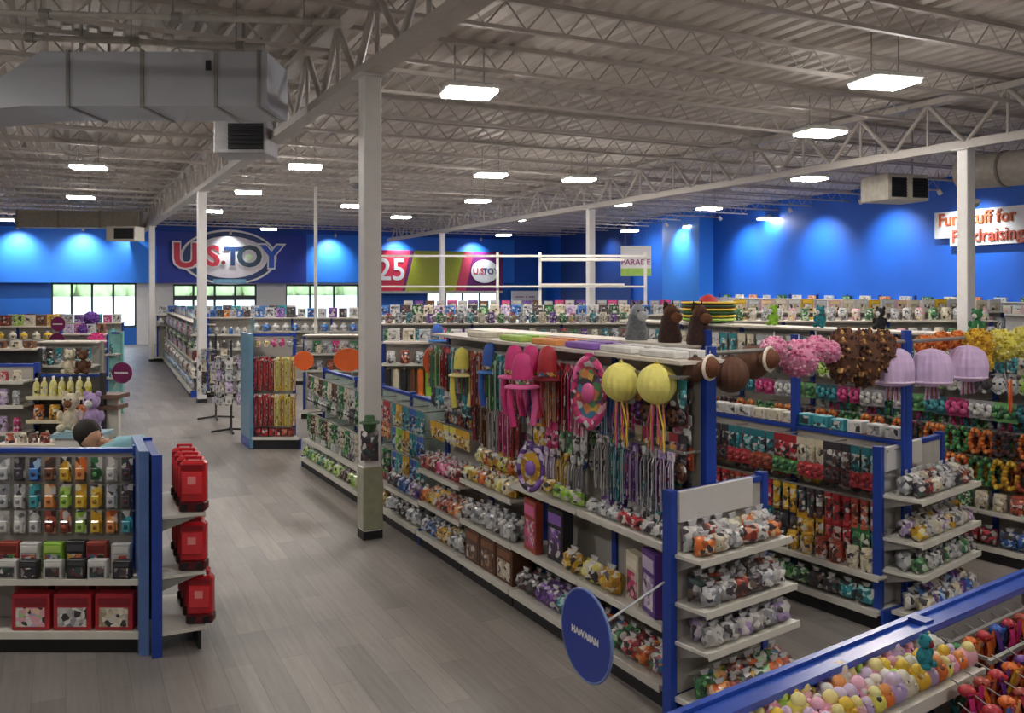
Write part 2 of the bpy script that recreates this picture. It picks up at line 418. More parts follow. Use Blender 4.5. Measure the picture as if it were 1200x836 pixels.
# ------------------------------------------------------------------ ceiling fittings
HOUS = M('d5d4d0', .4); DIFF = emis('fff9f2', LAMP)
def light_proto():
    a_ = MB(); a_.cbox(-.36, .36, -.30, .30, .02, .10, HOUS, .02); a_.box(-.06, .06, -.06, .06, .10, .16, HOUS)
    b_ = MB(); b_.cbox(-.335, .335, -.275, .275, -.02, .022, DIFF, .015)
    c_ = MB(); c_.rod((-.2, 0, .1), (-.2, 0, .64), .008, STEEL, 4); c_.rod((.2, 0, .1), (.2, 0, .64), .008, STEEL, 4)
    return a_.mesh('housing'), b_.mesh('diffuser'), c_.mesh('hanger')
LM = light_proto()
lights = [(123, 129, 'ceiling light just below the grey duct, brightest of the line beside it'), (104, 197, 'ceiling light second behind the grey duct'), (95, 232, 'ceiling light third behind the grey duct'),
    (84, 267, 'ceiling light grazing the top of the blue far wall'), (3, 258, 'ceiling light cut off by the picture edge over the blue wall'),
    (358, 196, 'ceiling light over the aisle close to the near white column'), (291, 226, 'ceiling light above the big round store sign'), (248, 248, 'ceiling light half behind the second white column'),
    (315, 269, 'dim ceiling light at the top rim of the round store sign'), (550, 110, 'large ceiling light hanging nearest above the pink hats'),
    (575, 206, 'ceiling light third above the pink hats in its line'), (413, 242, 'ceiling light peeping out beside the near white column'),
    (470, 255, 'ceiling light over the red and lime banner'), (560, 236, 'ceiling light above the lime part of the banner and further up'), (604, 258, 'ceiling light past the end of the lime banner'),
    (679, 211, 'ceiling light just above the white column by the empty racks'), (725, 240, 'ceiling light beside the top of the column by the empty racks'),
    (738, 271, 'smallest ceiling light above the hanging white parade sign'), (1037, 98, 'large ceiling light nearest above the lavender drums'), (961, 157, 'ceiling light under the long right-side roof girder'),
    (949, 210, 'ceiling light in front of the right-side blue wall'), (831, 245, 'ceiling light above the pale blue pilaster'), (812, 266, 'ceiling light right at the top of the pale blue pilaster'),
    (901, 257, 'ceiling light shining close to the right-side blue wall'), (1074, 243, 'ceiling light under the white air unit'), (590, 276, 'tiny ceiling light above the end of the banner')]
def add_light(p, label, group=None):
    t = empty('ceiling_light', p, math.atan2(V.y, V.x) * .55)
    obj('housing', LM[0], t); obj('diffuser', LM[1], t); obj('hanger', LM[2], t); tag(t, 'square white ' + label if len(label.split()) < 15 else label, 'light', group)
for x, y, lb in lights: add_light(P(x, y, 5.32), lb)
for p in ((-5.5, 5.5), (1.2, 4.6), (6.6, 5.0), (-2.0, -1.0), (4.0, -1.5), (10.5, 9.0), (-8.5, 9.0)):
    add_light(Vector((p[0], p[1], 5.32)), 'ceiling light of the row above and behind the photographer', 'lights behind the viewer')

def thing(name, loc, rz, label, cat, parts, group=None):
    """parts: (name, MB) or (name, MB, [(subname, MB)...])"""
    t = empty(name, loc, rz); tag(t, label, cat, group)
    for p in parts:
        if p[0] in SEPARATE:
            for q in pieces(p[1]): obj(p[0], q, t)
            continue
        o = obj(p[0], p[1], t)
        for q in (p[2] if len(p) > 2 else ()): obj(q[0], q[1], o)
    return t
DUCT = M('b4b8c0', .5, .0, var=.06, scale=1.2); DUCTW = M('c4bdb2', .5, .1, var=.08)
# big rectangular duct
db = MB(); y0, y1 = 10.9, 11.9
db.poly([(-9.5, 4.55), (-5.95, 4.92), (-2.98, 4.92), (-2.98, 5.58), (-5.75, 5.58), (-6.25, 5.25), (-9.5, 5.25)], y0, y1, DUCT)
seams = MB()
for x in (-3.08, -3.6, -4.5, -5.4): seams.box(x - .02, x + .02, y0 - .02, y1 + .02, 4.9, 5.6, STEEL)
hang = MB()
for x in (-3.3, -5.3): hang.box(x - .015, x + .015, y0 + .1, y0 + .13, 5.58, ZD, STEEL); hang.box(x - .015, x + .015, y1 - .13, y1 - .1, 5.58, ZD, STEEL)
port = MB(); port.box(-3.72, -3.66, y0 - .03, y0, 5.35, 5.47, DARK)
thing('air_duct', (0, 0, 0), 0, 'large grey rectangular air duct hanging under the roof deck', 'duct', [('duct_body', db), ('seam_band', seams), ('strap', hang), ('sensor', port)])
def hvac(x0, y_, dd, wd, hh, dp, label, rz=0, two=False, mat=DUCTW):
    p = D(x0, y_, dd); b_ = MB(); b_.cbox(0, wd, 0, dp, 0, hh, mat, .02); g_ = []
    for (u0, u1) in (((.1, .45), (.6, .95)) if two else ((.28, .95),)):
        m_ = MB(); m_.box(u0 * wd, u1 * wd, -.012, 0, .12 * hh, .85 * hh, BLACK)
        for i in range(6): z = hh * (.16 + .12 * i); m_.box(u0 * wd, u1 * wd, -.03, -.01, z, z + .012, DARK)
        g_.append(('grille', m_))
    s_ = MB(); zt = ZD - p.z
    for q in (.06, .94): s_.rod((q * wd, dp / 2, hh), (q * wd, dp / 2, zt), .015, STEEL, 5)
    thing('air_unit', p, rz, label, 'air unit', [('casing', b_)] + g_ + [('hanger_rod', s_)])
hvac(250, 180, 13.6, .80, .54, .7, 'grey boxy air unit with black grille beneath the big duct', .0, mat=M('a9a7a8', .5, .2))
hvac(124, 282, 30.5, 1.0, .5, .8, 'small far air unit with black grille above the blue far wall')
hvac(1040, 234, 17.5, 1.0, .52, .8, 'cream air unit with two dark openings beside the right-hand column', .3, True, M('cfc9ba', .5))
# far beige duct, right white round duct
db = MB(); db.box(0, 4.6, 0, .9, 0, .62, M('a39c8c', .6)); sb = MB()
for x in (0.02, 1.5, 3.0, 4.5): sb.box(x, x + .06, -.02, .92, -.02, .64, STEEL)
thing('air_duct', D(18, 266, 33.5), .1, 'long beige duct near the ceiling in front of the blue far wall', 'duct', [('duct_body', db), ('seam_band', sb)])
db = MB(); p0 = D(1128, 203, 19); p1 = D(1260, 190, 17); db.rod((0, 0, 0), p1 - p0, .36, M('c9c3b8', .45, .1), 16); sb = MB()
for f_ in (.1, .4, .7): q = (p1 - p0) * f_; sb.rod(q, q + (p1 - p0).normalized() * .06, .38, STEEL, 16)
sb2 = MB()
for f_ in (.2, .8): q = (p1 - p0) * f_; sb2.rod(q + Vector((0, 0, .3)), q + Vector((0, 0, ZD - p0.z)), .012, STEEL, 4)
thing('round_duct', p0, 0, 'pale round air duct behind the right-hand white column', 'duct', [('duct_body', db), ('seam_band', sb), ('hanger_rod', sb2)])
# pipes under the left deck
for (a_, b_, dd, lb) in (((-40, 14), (400, 26), 8.6, 'long thin sprinkler pipe highest under the left roof deck'), ((-40, 41), (312, 55), 9.6, 'long thin sprinkler pipe just over the grey duct')):
    pm = MB(); p0 = D(*a_, dd); p1 = D(*b_, dd); pm.rod((0, 0, 0), p1 - p0, .035, M('aaa69f', .5), 8); cp = MB(); hr = MB()
    for f_ in (.2, .55, .9):
        q = (p1 - p0) * f_; cp.rod(q, q + (p1 - p0).normalized() * .09, .055, STEEL, 8); hr.rod(q, Vector((q.x, q.y, ZD - p0.z)), .008, STEEL, 4)
    thing('sprinkler_pipe', p0, 0, lb, 'pipe', [('pipe', pm), ('coupling', cp), ('hanger_rod', hr)])
for (x, y, dd, lb) in ((1143, 238, 14.9, 'small white dome camera on the right-hand column'), (418, 214, 9.9, 'small pale dome camera beside the near column top')):
    b_ = MB(); b_.lathe([(.07, .06), (.08, .0), (.06, -.01)], WHITE, 12); c_ = MB(); c_.ball((0, 0, -.02), .055, M('8f949c', .15), 10, 6); e_ = MB(); e_.rod((0, 0, .03), (-.16 if x > 600 else .16, 0, .05), .015, WHITE, 6)
    thing('security_camera', D(x, y, dd), 0, lb, 'camera', [('housing', b_), ('dome', c_), ('arm', e_)])
# wall washers
def washer(x, label, right=False, power=1.0, off=1.1):
    if right:
        s = rws(x); q = Vector((rw0.x + rd.x * s - rn.x * off, rw0.y + rd.y * s - rn.y * off, 5.46)); dirv = Vector((rn.x * .9, rn.y * .9, -1.15))
    else:
        q = UV(A1 - .3 - off, bw(x), 5.46); dirv = Vector((U.x * .9, U.y * .9, -1.15))
    t = empty('wall_washer', q); tag(t, label, 'light')
    h = MB(); h.rod((0, 0, 0), dirv.normalized() * .14, .05, WHITE, 10, .07); h.rod((0, 0, 0), (0, 0, .5), .012, STEEL, 5); obj('lamp_head', h, t)
    l = bpy.data.lights.new('spot', 'SPOT'); l.energy = WASH * power; l.spot_size = math.radians(105); l.spot_blend = .9; l.color = (.86, .95, 1.0); l.shadow_soft_size = .06
    lo = bpy.data.objects.new('lamp', l); C.objects.link(lo); lo.parent = t; lo.location = dirv.normalized() * .16; lo.rotation_euler = dirv.to_track_quat('-Z', 'Y').to_euler()
for x, pw, lb in ((22, 1.3, 'spot lamp washing the blue far wall nearest the picture edge'), (97, 1.3, 'spot lamp washing the far wall above the big window'), (385, 1.4, 'spot lamp washing the fascia beside the round sign'), (462, 1.0, 'spot lamp washing the wall above the red banner end'), (552, 1.2, 'spot lamp washing the wall above the purple banner end'), (150, .5, 'weak spot lamp by the corner of the entrance fascia'), (265, .35, 'weak spot lamp over the round store sign')):
    washer(x, lb, False, pw)
for x, pw, lb in ((815, .9, 'spot lamp lighting the pale blue pilaster'), (880, 1.2, 'spot lamp on the blue wall next to the pilaster'), (965, 1.2, 'spot lamp on the blue wall midway to the column'), (1050, 1.1, 'spot lamp on the blue wall before the lettered sign'), (1145, 1.2, 'spot lamp over the lettered sign on the blue wall'), (720, .6, 'spot lamp on the darker blue wall behind the parade sign')):
    washer(x, lb, True, pw, 1.5)

# ------------------------------------------------------------------ store signs
RED = M('d8304a', .4); ORG = M('ee6a2c', .45, var=.06); PUR = M('6a1f63', .45, var=.08); SIGNB = M('1f3fa8', .4, var=.05); LIME = M('a9b02e', .5, var=.06); LETW = M('f2f0ee', .4, var=.02)
def facepoly(x0, x1, y0, y1):
    """pixel rectangle on the far wall -> local width, height, centre"""
    b0, b1 = bw(x0), bw(x1); zc = bw((x0 + x1) / 2, (y0 + y1) / 2)[1]
    hgt = abs(bw((x0 + x1) / 2, y0)[1] - bw((x0 + x1) / 2, y1)[1]); return (b1 - b0), hgt, (b0 + b1) / 2, zc
VR = math.atan2(V.y, V.x)
wd, hh, bc, zc = facepoly(206, 325, 273, 331); zc = max(zc, 3.0 + hh / 2 - .35)
loc = UV(A1 - .55, bc, zc)
def ell(rx, rz, n=48): return [(rx * math.cos(2 * PI * i / n), rz * math.sin(2 * PI * i / n)) for i in range(n)]
rx, rz_ = wd * .47, hh * .55
q = MB(); q.poly(ell(rx, rz_), -.02, .1, LETW)
ring_ = MB(); ring_.poly(ell(rx * .95, rz_ * .93), -.05, -.02, M('1c3a6e', .4))
core = MB(); core.poly(ell(rx * .80, rz_ * .76), -.08, -.05, M('e8dfe4', .4, var=.03))
sgn = [('rim', q), ('blue_ring', ring_), ('centre_oval', core)]
def put(mb, x, z, y=-.09):
    for i, v in enumerate(mb.v): mb.v[i] = (v[0] + x, v[1] + y, v[2] + z)
    return mb
LS = hh * .62
for ch, fx, mt, sc in (('U', -.42, RED, 1.05), ('S', -.165, RED, .9), ('.', -.065, M('8a3030'), .7), ('T', .025, M('1d3a6c', .4), .82), ('O', .19, M('27455a', .4), .95), ('Y', .41, M('2b57c4', .4), 1.0)):
    bgm = text_mb(ch, LS * sc * 1.04, LETW, .02, 1.05, .07); sgn.append(('letter_outline', put(bgm, fx * wd, .0, -.12)))
    sgn.append(('letter_' + ({'.': 'dot'}.get(ch, ch.lower())), put(text_mb(ch, LS * sc, mt, .03, 1.05, .03), fx * wd, 0, -.15)))
st = MB(); st.poly([((.10 if i % 2 == 0 else .045) * hh * math.sin(2 * PI * i / 10), (.10 if i % 2 == 0 else .045) * hh * math.cos(2 * PI * i / 10)) for i in range(10)], -.2, -.17, M('cfe8b0')); put(st, .19 * wd, 0, 0); sgn.append(('star', st))
ul = MB(); ul.box(-wd * .16, wd * .16, -.1, -.08, -rz_ * .95, -rz_ * .80, M('7fb4d0')); sgn.append(('lower_plaque', ul))
thing('store_sign', loc, VR, 'large oval store sign with red U.S. and blue TOY letters on the entrance fascia', 'sign', sgn)
# banner
wd, hh, bc, zc = facepoly(430, 582, 295, 341)
bn = MB(); bn.box(-wd / 2, wd / 2, 0, .12, -hh / 2, hh / 2, PUR)
def par(f0, f1, sk, mat, y=-.015):
    m_ = MB(); m_.poly([(wd * (f0 - .5), -hh / 2), (wd * (f1 - .5), -hh / 2), (wd * (f1 - .5) + sk, hh / 2), (wd * (f0 - .5) + (sk if f0 > 0 else 0), hh / 2)], y, 0, mat); return m_
pr = [('board', bn), ('red_panel', par(0, .22, hh * .2, RED)), ('lime_panel', par(.24, .62, hh * .25, LIME)), ('red_stripe', par(.62, .70, hh * .22, M('c8405a')))]
pr.append(('numeral', put(text_mb('25', hh * .75, LETW, .01), -wd * .36, 0, -.03)))
ov = MB(); ov.poly(ell(hh * .38, hh * .30), -.04, -.01, LETW); put(ov, wd * .35, 0, 0); pr.append(('logo_oval', ov))
pr.append(('lettering', put(text_mb('U.S.', hh * .22, RED, .01), wd * .305, 0, -.05))); pr.append(('lettering', put(text_mb('TOY', hh * .22, NAVY, .01), wd * .395, 0, -.05)))
tp = MB(); tp.box(-wd / 2, wd / 2, -.03, .13, -hh / 2 - .14, -hh / 2, M('b9b6b0')); pr.append(('bottom_rail', tp))
thing('banner_sign', UV(A1 - .85, bc, zc), VR, 'long red, lime and purple banner board with the round store logo', 'sign', pr)
# white notice on the far wall, hanging sign, right wall sign
wd, hh, bc, zc = facepoly(595, 627, 341, 364)
q = MB(); q.box(-wd / 2, wd / 2, 0, .05, -hh / 2, hh / 2, LETW); q2 = MB(); rr = random.Random(2)
for i in range(3):
    for j in range(6): q2.box(-wd * .35 + j * wd * .12, -wd * .35 + j * wd * .12 + rr.uniform(.04, .1) * wd, -.012, 0, hh * (.2 - i * .22) - .04, hh * (.2 - i * .22) + .04, M('b58a9c'))
thing('notice_board', UV(A1 - .5, bc, zc), VR, 'square white notice on the blue wall past the banner', 'notice', [('board', q), ('print', q2)])
q = MB(); ww, hh = 1.15, 1.15; q.box(-ww / 2, ww / 2, 0, .06, -hh / 2, hh / 2, LETW)
q2 = put(text_mb('PARADE', .3, M('a03a80'), .008), 0, -.05, -.01); q3 = MB(); q3.box(-ww / 2, ww / 2, -.012, 0, -hh * .5, -hh * .24, M('a9d060'))
q4 = MB(); q4.rod((-.4, .03, hh / 2), (-.4, .03, 2.0), .008, STEEL, 4); q4.rod((.4, .03, hh / 2), (.4, .03, 2.0), .008, STEEL, 4)
thing('hanging_sign', D(745, 306, 34), -.25, 'square white hanging sign with magenta word and green foot', 'sign', [('board', q), ('lettering', q2), ('green_band', q3), ('hanger_wire', q4)])
s0, s1 = rws(1101), rws(1250); wl = s1 - s0; sY = (rw0 + rd * s0).y
zt = HC - (250 - HY) * sY / F; zb = HC - (290 - HY) * sY / F
q = MB(); q.box(0, wl, 0, .18, zb + .25, zt, LETW); q.box(.55, wl, 0, .18, zb, zb + .3, LETW)
q2 = put(text_mb('Fun Stuff for', (zt - zb) * .5, M('c9602e'), .02), wl * .36, zt - zb, 0); q2.v = [(v[0], v[1] - .03, v[2] + zb - (zt - zb) * .25) for v in q2.v]
q3 = put(text_mb('Fundraising', (zt - zb) * .5, M('c05a44'), .02), wl * .45, 0, 0); q3.v = [(v[0], v[1] - .03, v[2] + zb + (zt - zb) * .26) for v in q3.v]
q4 = MB(); q4.box(.3, .95, -.03, 0, zb + .45, zt - .1, M('c98f3e')); 
pp = rw0 + rd * s0 - rn * .2
thing('wall_sign', (pp.x, pp.y, 0), math.atan2(rd.y, rd.x), 'long white sign with orange lettering high on the right-side blue wall', 'sign', [('board', q), ('lettering', q2), ('lettering', q3)])

def disc_sign(p, r, rz, mat, label, rim=None, ry=None, word=None, arm=None, name='round_sign', marks=False, tilt=0):
    q = MB(); q.disc((0, 0, 0), r, .012, mat, 36, ry); parts = [('disc', q)]
    q = MB(); q.ring((0, 0, 0), r, .008, .009, rim or mat, 36, (ry or r) / r); parts.append(('rim', q))
    if word: parts.append(('lettering', put(text_mb(word, r * .22, LETW, .002), 0, 0, -.010)))
    if marks:
        q = MB(); rr = random.Random(4); x = -r * .7
        while x < r * .6: ww = rr.uniform(.06, .14) * r; q.box(x, x + ww, -.012, -.006, -r * .08, r * .08, LETW); x += ww + r * .06
        parts.append(('lettering', q))
    if arm is not None: q = MB(); q.rod((0, .008, 0), arm, .008, M('b9bcc0', .2), 6); parts.append(('bracket', q))
    return thing(name, p, rz, label, 'sign', parts)

# ------------------------------------------------------------------ shop racks (gondolas)
class Gon:
    """rack: O = floor point of its front lip at the near end, d = direction of the run, inn = direction from the lip to the spine"""
    def __init__(s, O, d, inn, bays, depth=.38, height=1.45, double=True, label='', levels=None, upr=BLUE, back=BACK, end0=True, end1=True, rail=BLUE,
                 bars=None, lipm=None, kick=.15, name='store_rack', uprights=None, group=None, topboard=False, uz=None):
        s.O = Vector(O[:2]); s.d = Vector(d[:2]).normalized(); s.inn = Vector(inn[:2]).normalized(); s.bays = bays; s.depth = depth; s.h = height
        nrm = Vector((s.d.y, -s.d.x)); nrm = nrm if nrm.dot(s.inn) < 0 else -nrm
        s.n = nrm; s.rz = math.atan2(nrm.y, nrm.x) + PI / 2; s.kick = kick
        t = empty(name, (s.O.x, s.O.y, 0)); tag(t, label, 'display rack', group); s.t = t
        L = bays[-1] - bays[0]; D2 = depth * 2 if double else depth + .03; lipm = lipm or SHELF
        def bx(mb, s0, s1, t0, t1, z0, z1, mat):
            q = lambda a_, b_, z: s.L(a_, b_, z); c = [q(s0, t0, z0), q(s1, t0, z0), q(s1, t1, z0), q(s0, t1, z0), q(s0, t0, z1), q(s1, t0, z1), q(s1, t1, z1), q(s0, t1, z1)]
            return mb.hexa(c, mat)
        for i in range(len(bays) - 1):
            a0, a1 = bays[i] + .008, bays[i + 1] - .008
            q = MB(); bx(q, a0, a1, 0, depth - .03, kick - .03, kick, SHELF); bs = obj('base_shelf', q, t); q = MB(); bx(q, a0, a1, -.012, 0, kick - .04, kick + .012, lipm); obj('price_rail', q, bs)
            q = MB(); bx(q, a0, a1, .03, .05, 0, kick - .035, BLACK); obj('kick_plate', q, t)
            q = MB(); bx(q, a0, a1, depth - .012, depth + .012, kick, height - .02, back); obj('back_panel', q, t)
            if double:
                q = MB(); bx(q, a0, a1, depth + .03, D2, kick - .03, kick + .01, SHELF); bx(q, a0, a1, D2 - .05, D2 - .03, 0, kick - .035, BLACK); obj('rear_base_shelf', q, t)
            for (z, dp) in (levels[i] if levels else []):
                t0 = depth - dp; q = MB(); bx(q, a0, a1, t0, depth - .015, z - .022, z, SHELF)
                for e in (a0 + .015, a1 - .03): q.add([s.L(e, t0 + .02, z - .022), s.L(e, depth - .015, z - .022), s.L(e, depth - .015, z - .12)], [(0, 1, 2)], STEEL)
                sh = obj('shelf', q, t); q = MB(); bx(q, a0, a1, t0 - .012, t0, z - .036, z + .008, lipm); obj('price_rail', q, sh)
            for (z, tt) in (bars[i] if bars else []):
                q = MB(); bx(q, a0 + .01, a1 - .01, tt - .008, tt + .008, z - .008, z + .008, STEEL)
                for e in (a0 + .03, (a0 + a1) / 2, a1 - .04): bx(q, e, e + .012, tt, depth - .01, z - .006, z + .006, STEEL)
                obj('hang_bar', q, t)
            q = MB(); bx(q, a0, a1, depth - .028, depth + .028, height - .035, height, rail if not topboard else SHELF)
            obj('top_rail', q, t)
            if topboard: q = MB(); bx(q, a0, a1, depth - .22, depth + .22, height, height + .025, M('d8cfc4', .6, var=.08)); obj('top_shelf', q, t)
        for i, a_ in enumerate(bays):
            q = MB(); hz = height + .02 if not uz else uz
            bx(q, a_ - .028, a_ + .028, depth - .035, depth + .035, 0, hz, upr); obj('upright', q, t)
        for on, a_, sg in ((end0, bays[0], -1), (end1, bays[-1], 1)):
            if on:
                q = MB(); bx(q, a_ + sg * .01, a_ + sg * .035, depth - .06 if not double else .02, D2, 0, .17, upr)
                obj('end_cap', q, t)
    def L(s, a, b, z): return Vector((s.d.x * a + s.inn.x * b, s.d.y * a + s.inn.y * b, z))
    def W(s, a, b, z): return Vector((s.O.x + s.d.x * a + s.inn.x * b, s.O.y + s.d.y * a + s.inn.y * b, z))

# ------------------------------------------------------------------ goods: each kind is built once and copied
_proto = {}
def proto(key, fn):
    if key not in _proto:
        _proto[key] = [(p[0], q.mesh(p[0])) for p in fn() for q in (pieces(p[1]) if p[0] in SEPARATE and len(fn()) > 1 else [p[1]])]
    return _proto[key]
def inst(name, key, fn, loc, rz, label, cat, group, simple=False, sc=1.0, scz=None):
    ps = proto((key, simple), (lambda: [(name, joined(fn()))]) if simple else fn)
    s3 = (sc, sc, scz or sc)
    if simple or len(ps) == 1:
        o = bpy.data.objects.new(name, ps[0][1]); C.objects.link(o); o.location = loc; o.rotation_euler[2] = rz; o.scale = s3
        return tag(o, label, cat, group)
    t = empty(name, loc, rz); t.scale = s3; tag(t, label, cat, group)
    for p in ps:
        o = bpy.data.objects.new(p[0], p[1]); C.objects.link(o); o.parent = t
    return t
def joined(ps):
    m_ = MB()
    for p in ps: m_.join(p[1])
    return m_
# palettes
PAL = {
 'red': ('red', ['b3202c', '7d1220', 'd9434a', '3a1016', 'd8c0b8']), 'pink': ('hot pink', ['d42a78', 'e45a9a', '9c1a5a', 'f0b0c8', 'c23060']), 'gold': ('golden yellow', ['d9a520', 'f0c93a', 'a87418', 'e8dcb0', 'c08a20']),
 'yellow': ('pale yellow', ['e6da5a', 'f2ec9a', 'c8b830', 'f7f3c8']), 'green': ('green', ['2f7a45', '1c4a2c', '68b060', 'b8d8a8', '2a3a30']), 'teal': ('teal', ['1f7f8c', '3aa6b4', '155560', 'b0dcd8', '26404a']),
 'blue': ('blue', ['2354b0', '3f7fd0', '122a60', 'a8c8e8', '1c3050']), 'purple': ('purple', ['5a2a8a', '8a5ac0', '341650', 'd0b8e0', '6a4a90']), 'orange': ('orange', ['e06a20', 'f09a50', 'a84410', 'f0d0a8', '7a3a1a']),
 'brown': ('brown', ['5a3420', '7c4a2c', '38201a', 'a8805c', '4a3028']), 'white': ('clear white', ['c8c8c6', 'e4e2dc', '9a9aa0', 'b0a8a4', '707078']), 'black': ('black', ['1c1c20', '3a3a40', '5a585c', '888688', '26222a']),
 'mixed': ('many-coloured', ['b8404a', 'd9b040', '3f7a9c', '4a8a55', 'c8c0b8', '6a4a80', '38343c', 'd88a50']), 'silver': ('silvery', ['a8acb2', 'd0d2d4', '74787e', '8c8c94', 'e0e0e0']),
 'lilac': ('lilac', ['b49acc', 'd8c4e4', '8a74a4', 'e8dcec']), 'pastel': ('pastel', ['e8a8b8', 'f0e090', 'a8d090', 'c8a8d8', 'f0d0b0', 'e4e0d8']), 'rust': ('rusty red', ['a03828', '702018', 'c05838', 'd89070', '3c1a18']),
 'pastelpink': ('soft pink', ['e890b4', 'f4b4cc', 'd86a98', 'f8d0dc']),
 'cream': ('cream', ['d8ccb0', 'ece4d0', 'a89878', 'c0b498']), 'darkmix': ('dark mixed', ['2a2630', '403840', '5a2a2c', '2c4a44', '6a5a50', '8a8488', '22222a']), 'lime': ('lime green', ['8ac030', 'b8dc60', '5a8a20', 'dcecb0']),
}
def _mix(h, k, t):
    a_ = [int(h[i:i + 2], 16) for i in (0, 2, 4)]; return '%02x%02x%02x' % tuple(int(v * (1 - k) + t * k) for v in a_)
PAL = {k: (n_, [_mix(c, .13, 0x78) for c in cs]) for k, (n_, cs) in PAL.items()}
def SP(p, sc=30): return S(PAL[p][1] + [PAL[p][1][0], 'c9c6c2', '3b3638'], sc)
def SP0(p, sc=30): return S(PAL[p][1], sc)
def K_packet(p, w_=.10, h=.17, sc=30):
    def f():
        a_ = MB(); a_.cbox(-w_ / 2, w_ / 2, -.004, .002, -.052, .012, M(PAL[p][1][0], .5), .001); a_.rod((0, .0, .0), (0, .05, .0), .003, STEEL, 4)
        b_ = MB(); b_.pillow(-w_ / 2, w_ / 2, -h, -.045, .05, SP(p, sc), seed=3, n=4)
        return [('header_card', a_), ('pouch', b_)]
    return ('packet', p, w_, h, sc), f
def K_blister(p, w_=.115, h=.19, sc=22):
    def f():
        a_ = MB(); a_.cbox(-w_ / 2, w_ / 2, -.002, .002, -h, .015, SP(p, sc), .001); a_.rod((0, 0, 0), (0, .05, 0), .003, STEEL, 4)
        b_ = MB(); b_.cbox(-w_ * .38, w_ * .38, -.032, -.002, -h * .92, -h * .38, M(PAL[p][1][1], .15, coat=.6), .012)
        c_ = MB(); c_.ball((0, -.03, -h * .65), w_ * .22, M(PAL[p][1][2], .3), 8, 6, sy=.6)
        return [('card', a_), ('bubble', b_), ('toy', c_)]
    return ('blister', p, w_, h, sc), f
def K_bag(p, w_=.20, h=.17, d=.13, sc=26, seed=1):
    def f():
        a_ = MB(); a_.pillow(-w_ / 2, w_ / 2, 0, h * .82, d, SP(p, sc), seed=seed, n=6, wr=.3)
        b_ = MB(); b_.poly([(-w_ * .10, h * .76), (w_ * .10, h * .76), (w_ * .24, h), (-w_ * .24, h * .98)], -.006, .006, M('c9c9cc', .2, coat=.5)); b_.rod((-w_ * .09, 0, h * .79), (w_ * .09, 0, h * .79), .008, M(PAL[p][1][2], .4), 6)
        return [('bag', a_), ('tied_neck', b_)]
    return ('bag', p, w_, h, d, sc, seed), f
def K_box(p, w_=.18, h=.2, d=.08, win='cream', band=None):
    def f():
        a_ = MB(); a_.cbox(-w_ / 2, w_ / 2, 0, d, 0, h, M(PAL[p][1][0], .45), .004)
        b_ = MB(); b_.box(-w_ * .38, w_ * .38, -.004, 0, h * .1, h * .62, SP(win, 24)); c_ = MB(); c_.box(-w_ * .42, w_ * .42, -.005, 0, h * .7, h * .9, M(PAL[band or p][1][1], .4))
        return [('carton', a_), ('picture_panel', b_), ('title_band', c_)]
    return ('box', p, w_, h, d, win, band), f
def K_bottle(p, h=.24, r=.045, cap='white'):
    def f():
        a_ = MB(); a_.lathe([(r * .9, 0), (r, .01), (r, h * .6), (r * .8, h * .72), (r * .35, h * .82), (r * .35, h * .86)], M(PAL[p][1][1], .25), 10)
        b_ = MB(); b_.lathe([(r * .42, h * .85), (r * .42, h * .97), (r * .2, h)], M(PAL[cap][1][1], .4), 8); c_ = MB(); c_.lathe([(r * 1.02, h * .15), (r * 1.02, h * .5)], SP(p, 30), 10)
        return [('bottle_body', a_), ('cap', b_), ('label_sleeve', c_)]
    return ('bottle', p, h, r, cap), f
def K_strands(p, L=.5, w_=.10, n=9):
    def f():
        a_ = MB(); rr = random.Random(1)
        for i in range(n):
            x = -w_ / 2 + w_ * (i + .5) / n; y = rr.uniform(-.03, .01); a_.path([(x * .5, 0, -.03), (x, y, -.1), (x * 1.05, y, -L * .6), (x + rr.uniform(-.01, .01), y, -L)], w_ / n * .52, SP(p, 26) if i % 3 == 1 else M(PAL[p][1][i % 5 % len(PAL[p][1])], .3, coat=.4), 5)
        b_ = MB(); b_.cbox(-w_ * .45, w_ * .45, -.012, .004, -.05, .01, SP(p, 25), .002); b_.rod((0, 0, 0), (0, .05, 0), .003, STEEL, 4)
        return [('strand_bunch', a_), ('header_card', b_)]
    return ('strands', p, L, w_, n), f
def K_streamer(p, L=.55, w_=.12, n=6, q2='red'):
    def f():
        a_ = MB(); rr = random.Random(len(p) + 4)
        for i in range(n):
            x = -w_ / 2 + w_ * (i + .5) / n; mt = M(PAL[p if i % 3 else q2][1][i % 3], .35, coat=.3); k = 9; vs = []; ph = rr.uniform(0, 6); le = L * rr.uniform(.75, 1)
            for j in range(k + 1):
                z = -le * j / k; xx = x + .012 * math.sin(ph + j * .9); yy = -.02 + .018 * math.cos(ph + j * 1.1); hw = w_ / n * .85 * (1 - .3 * j / k)
                vs += [(xx - hw, yy, z), (xx, yy - .012, z), (xx + hw, yy, z)]
            fs = []
            for j in range(k):
                for e in (0, 1): fs.append((j * 3 + e, j * 3 + e + 1, j * 3 + e + 4, j * 3 + e + 3))
            a_.add(vs, fs, mt, True)
        b_ = MB(); b_.ball((0, -.01, -.01), w_ * .26, M(PAL[p][1][0], .4), 10, 6, sz=.7); b_.rod((0, 0, 0), (0, .05, .02), .003, STEEL, 4)
        return [('ribbons', a_), ('rosette', b_)]
    return ('streamer', p, L, w_, n, q2), f
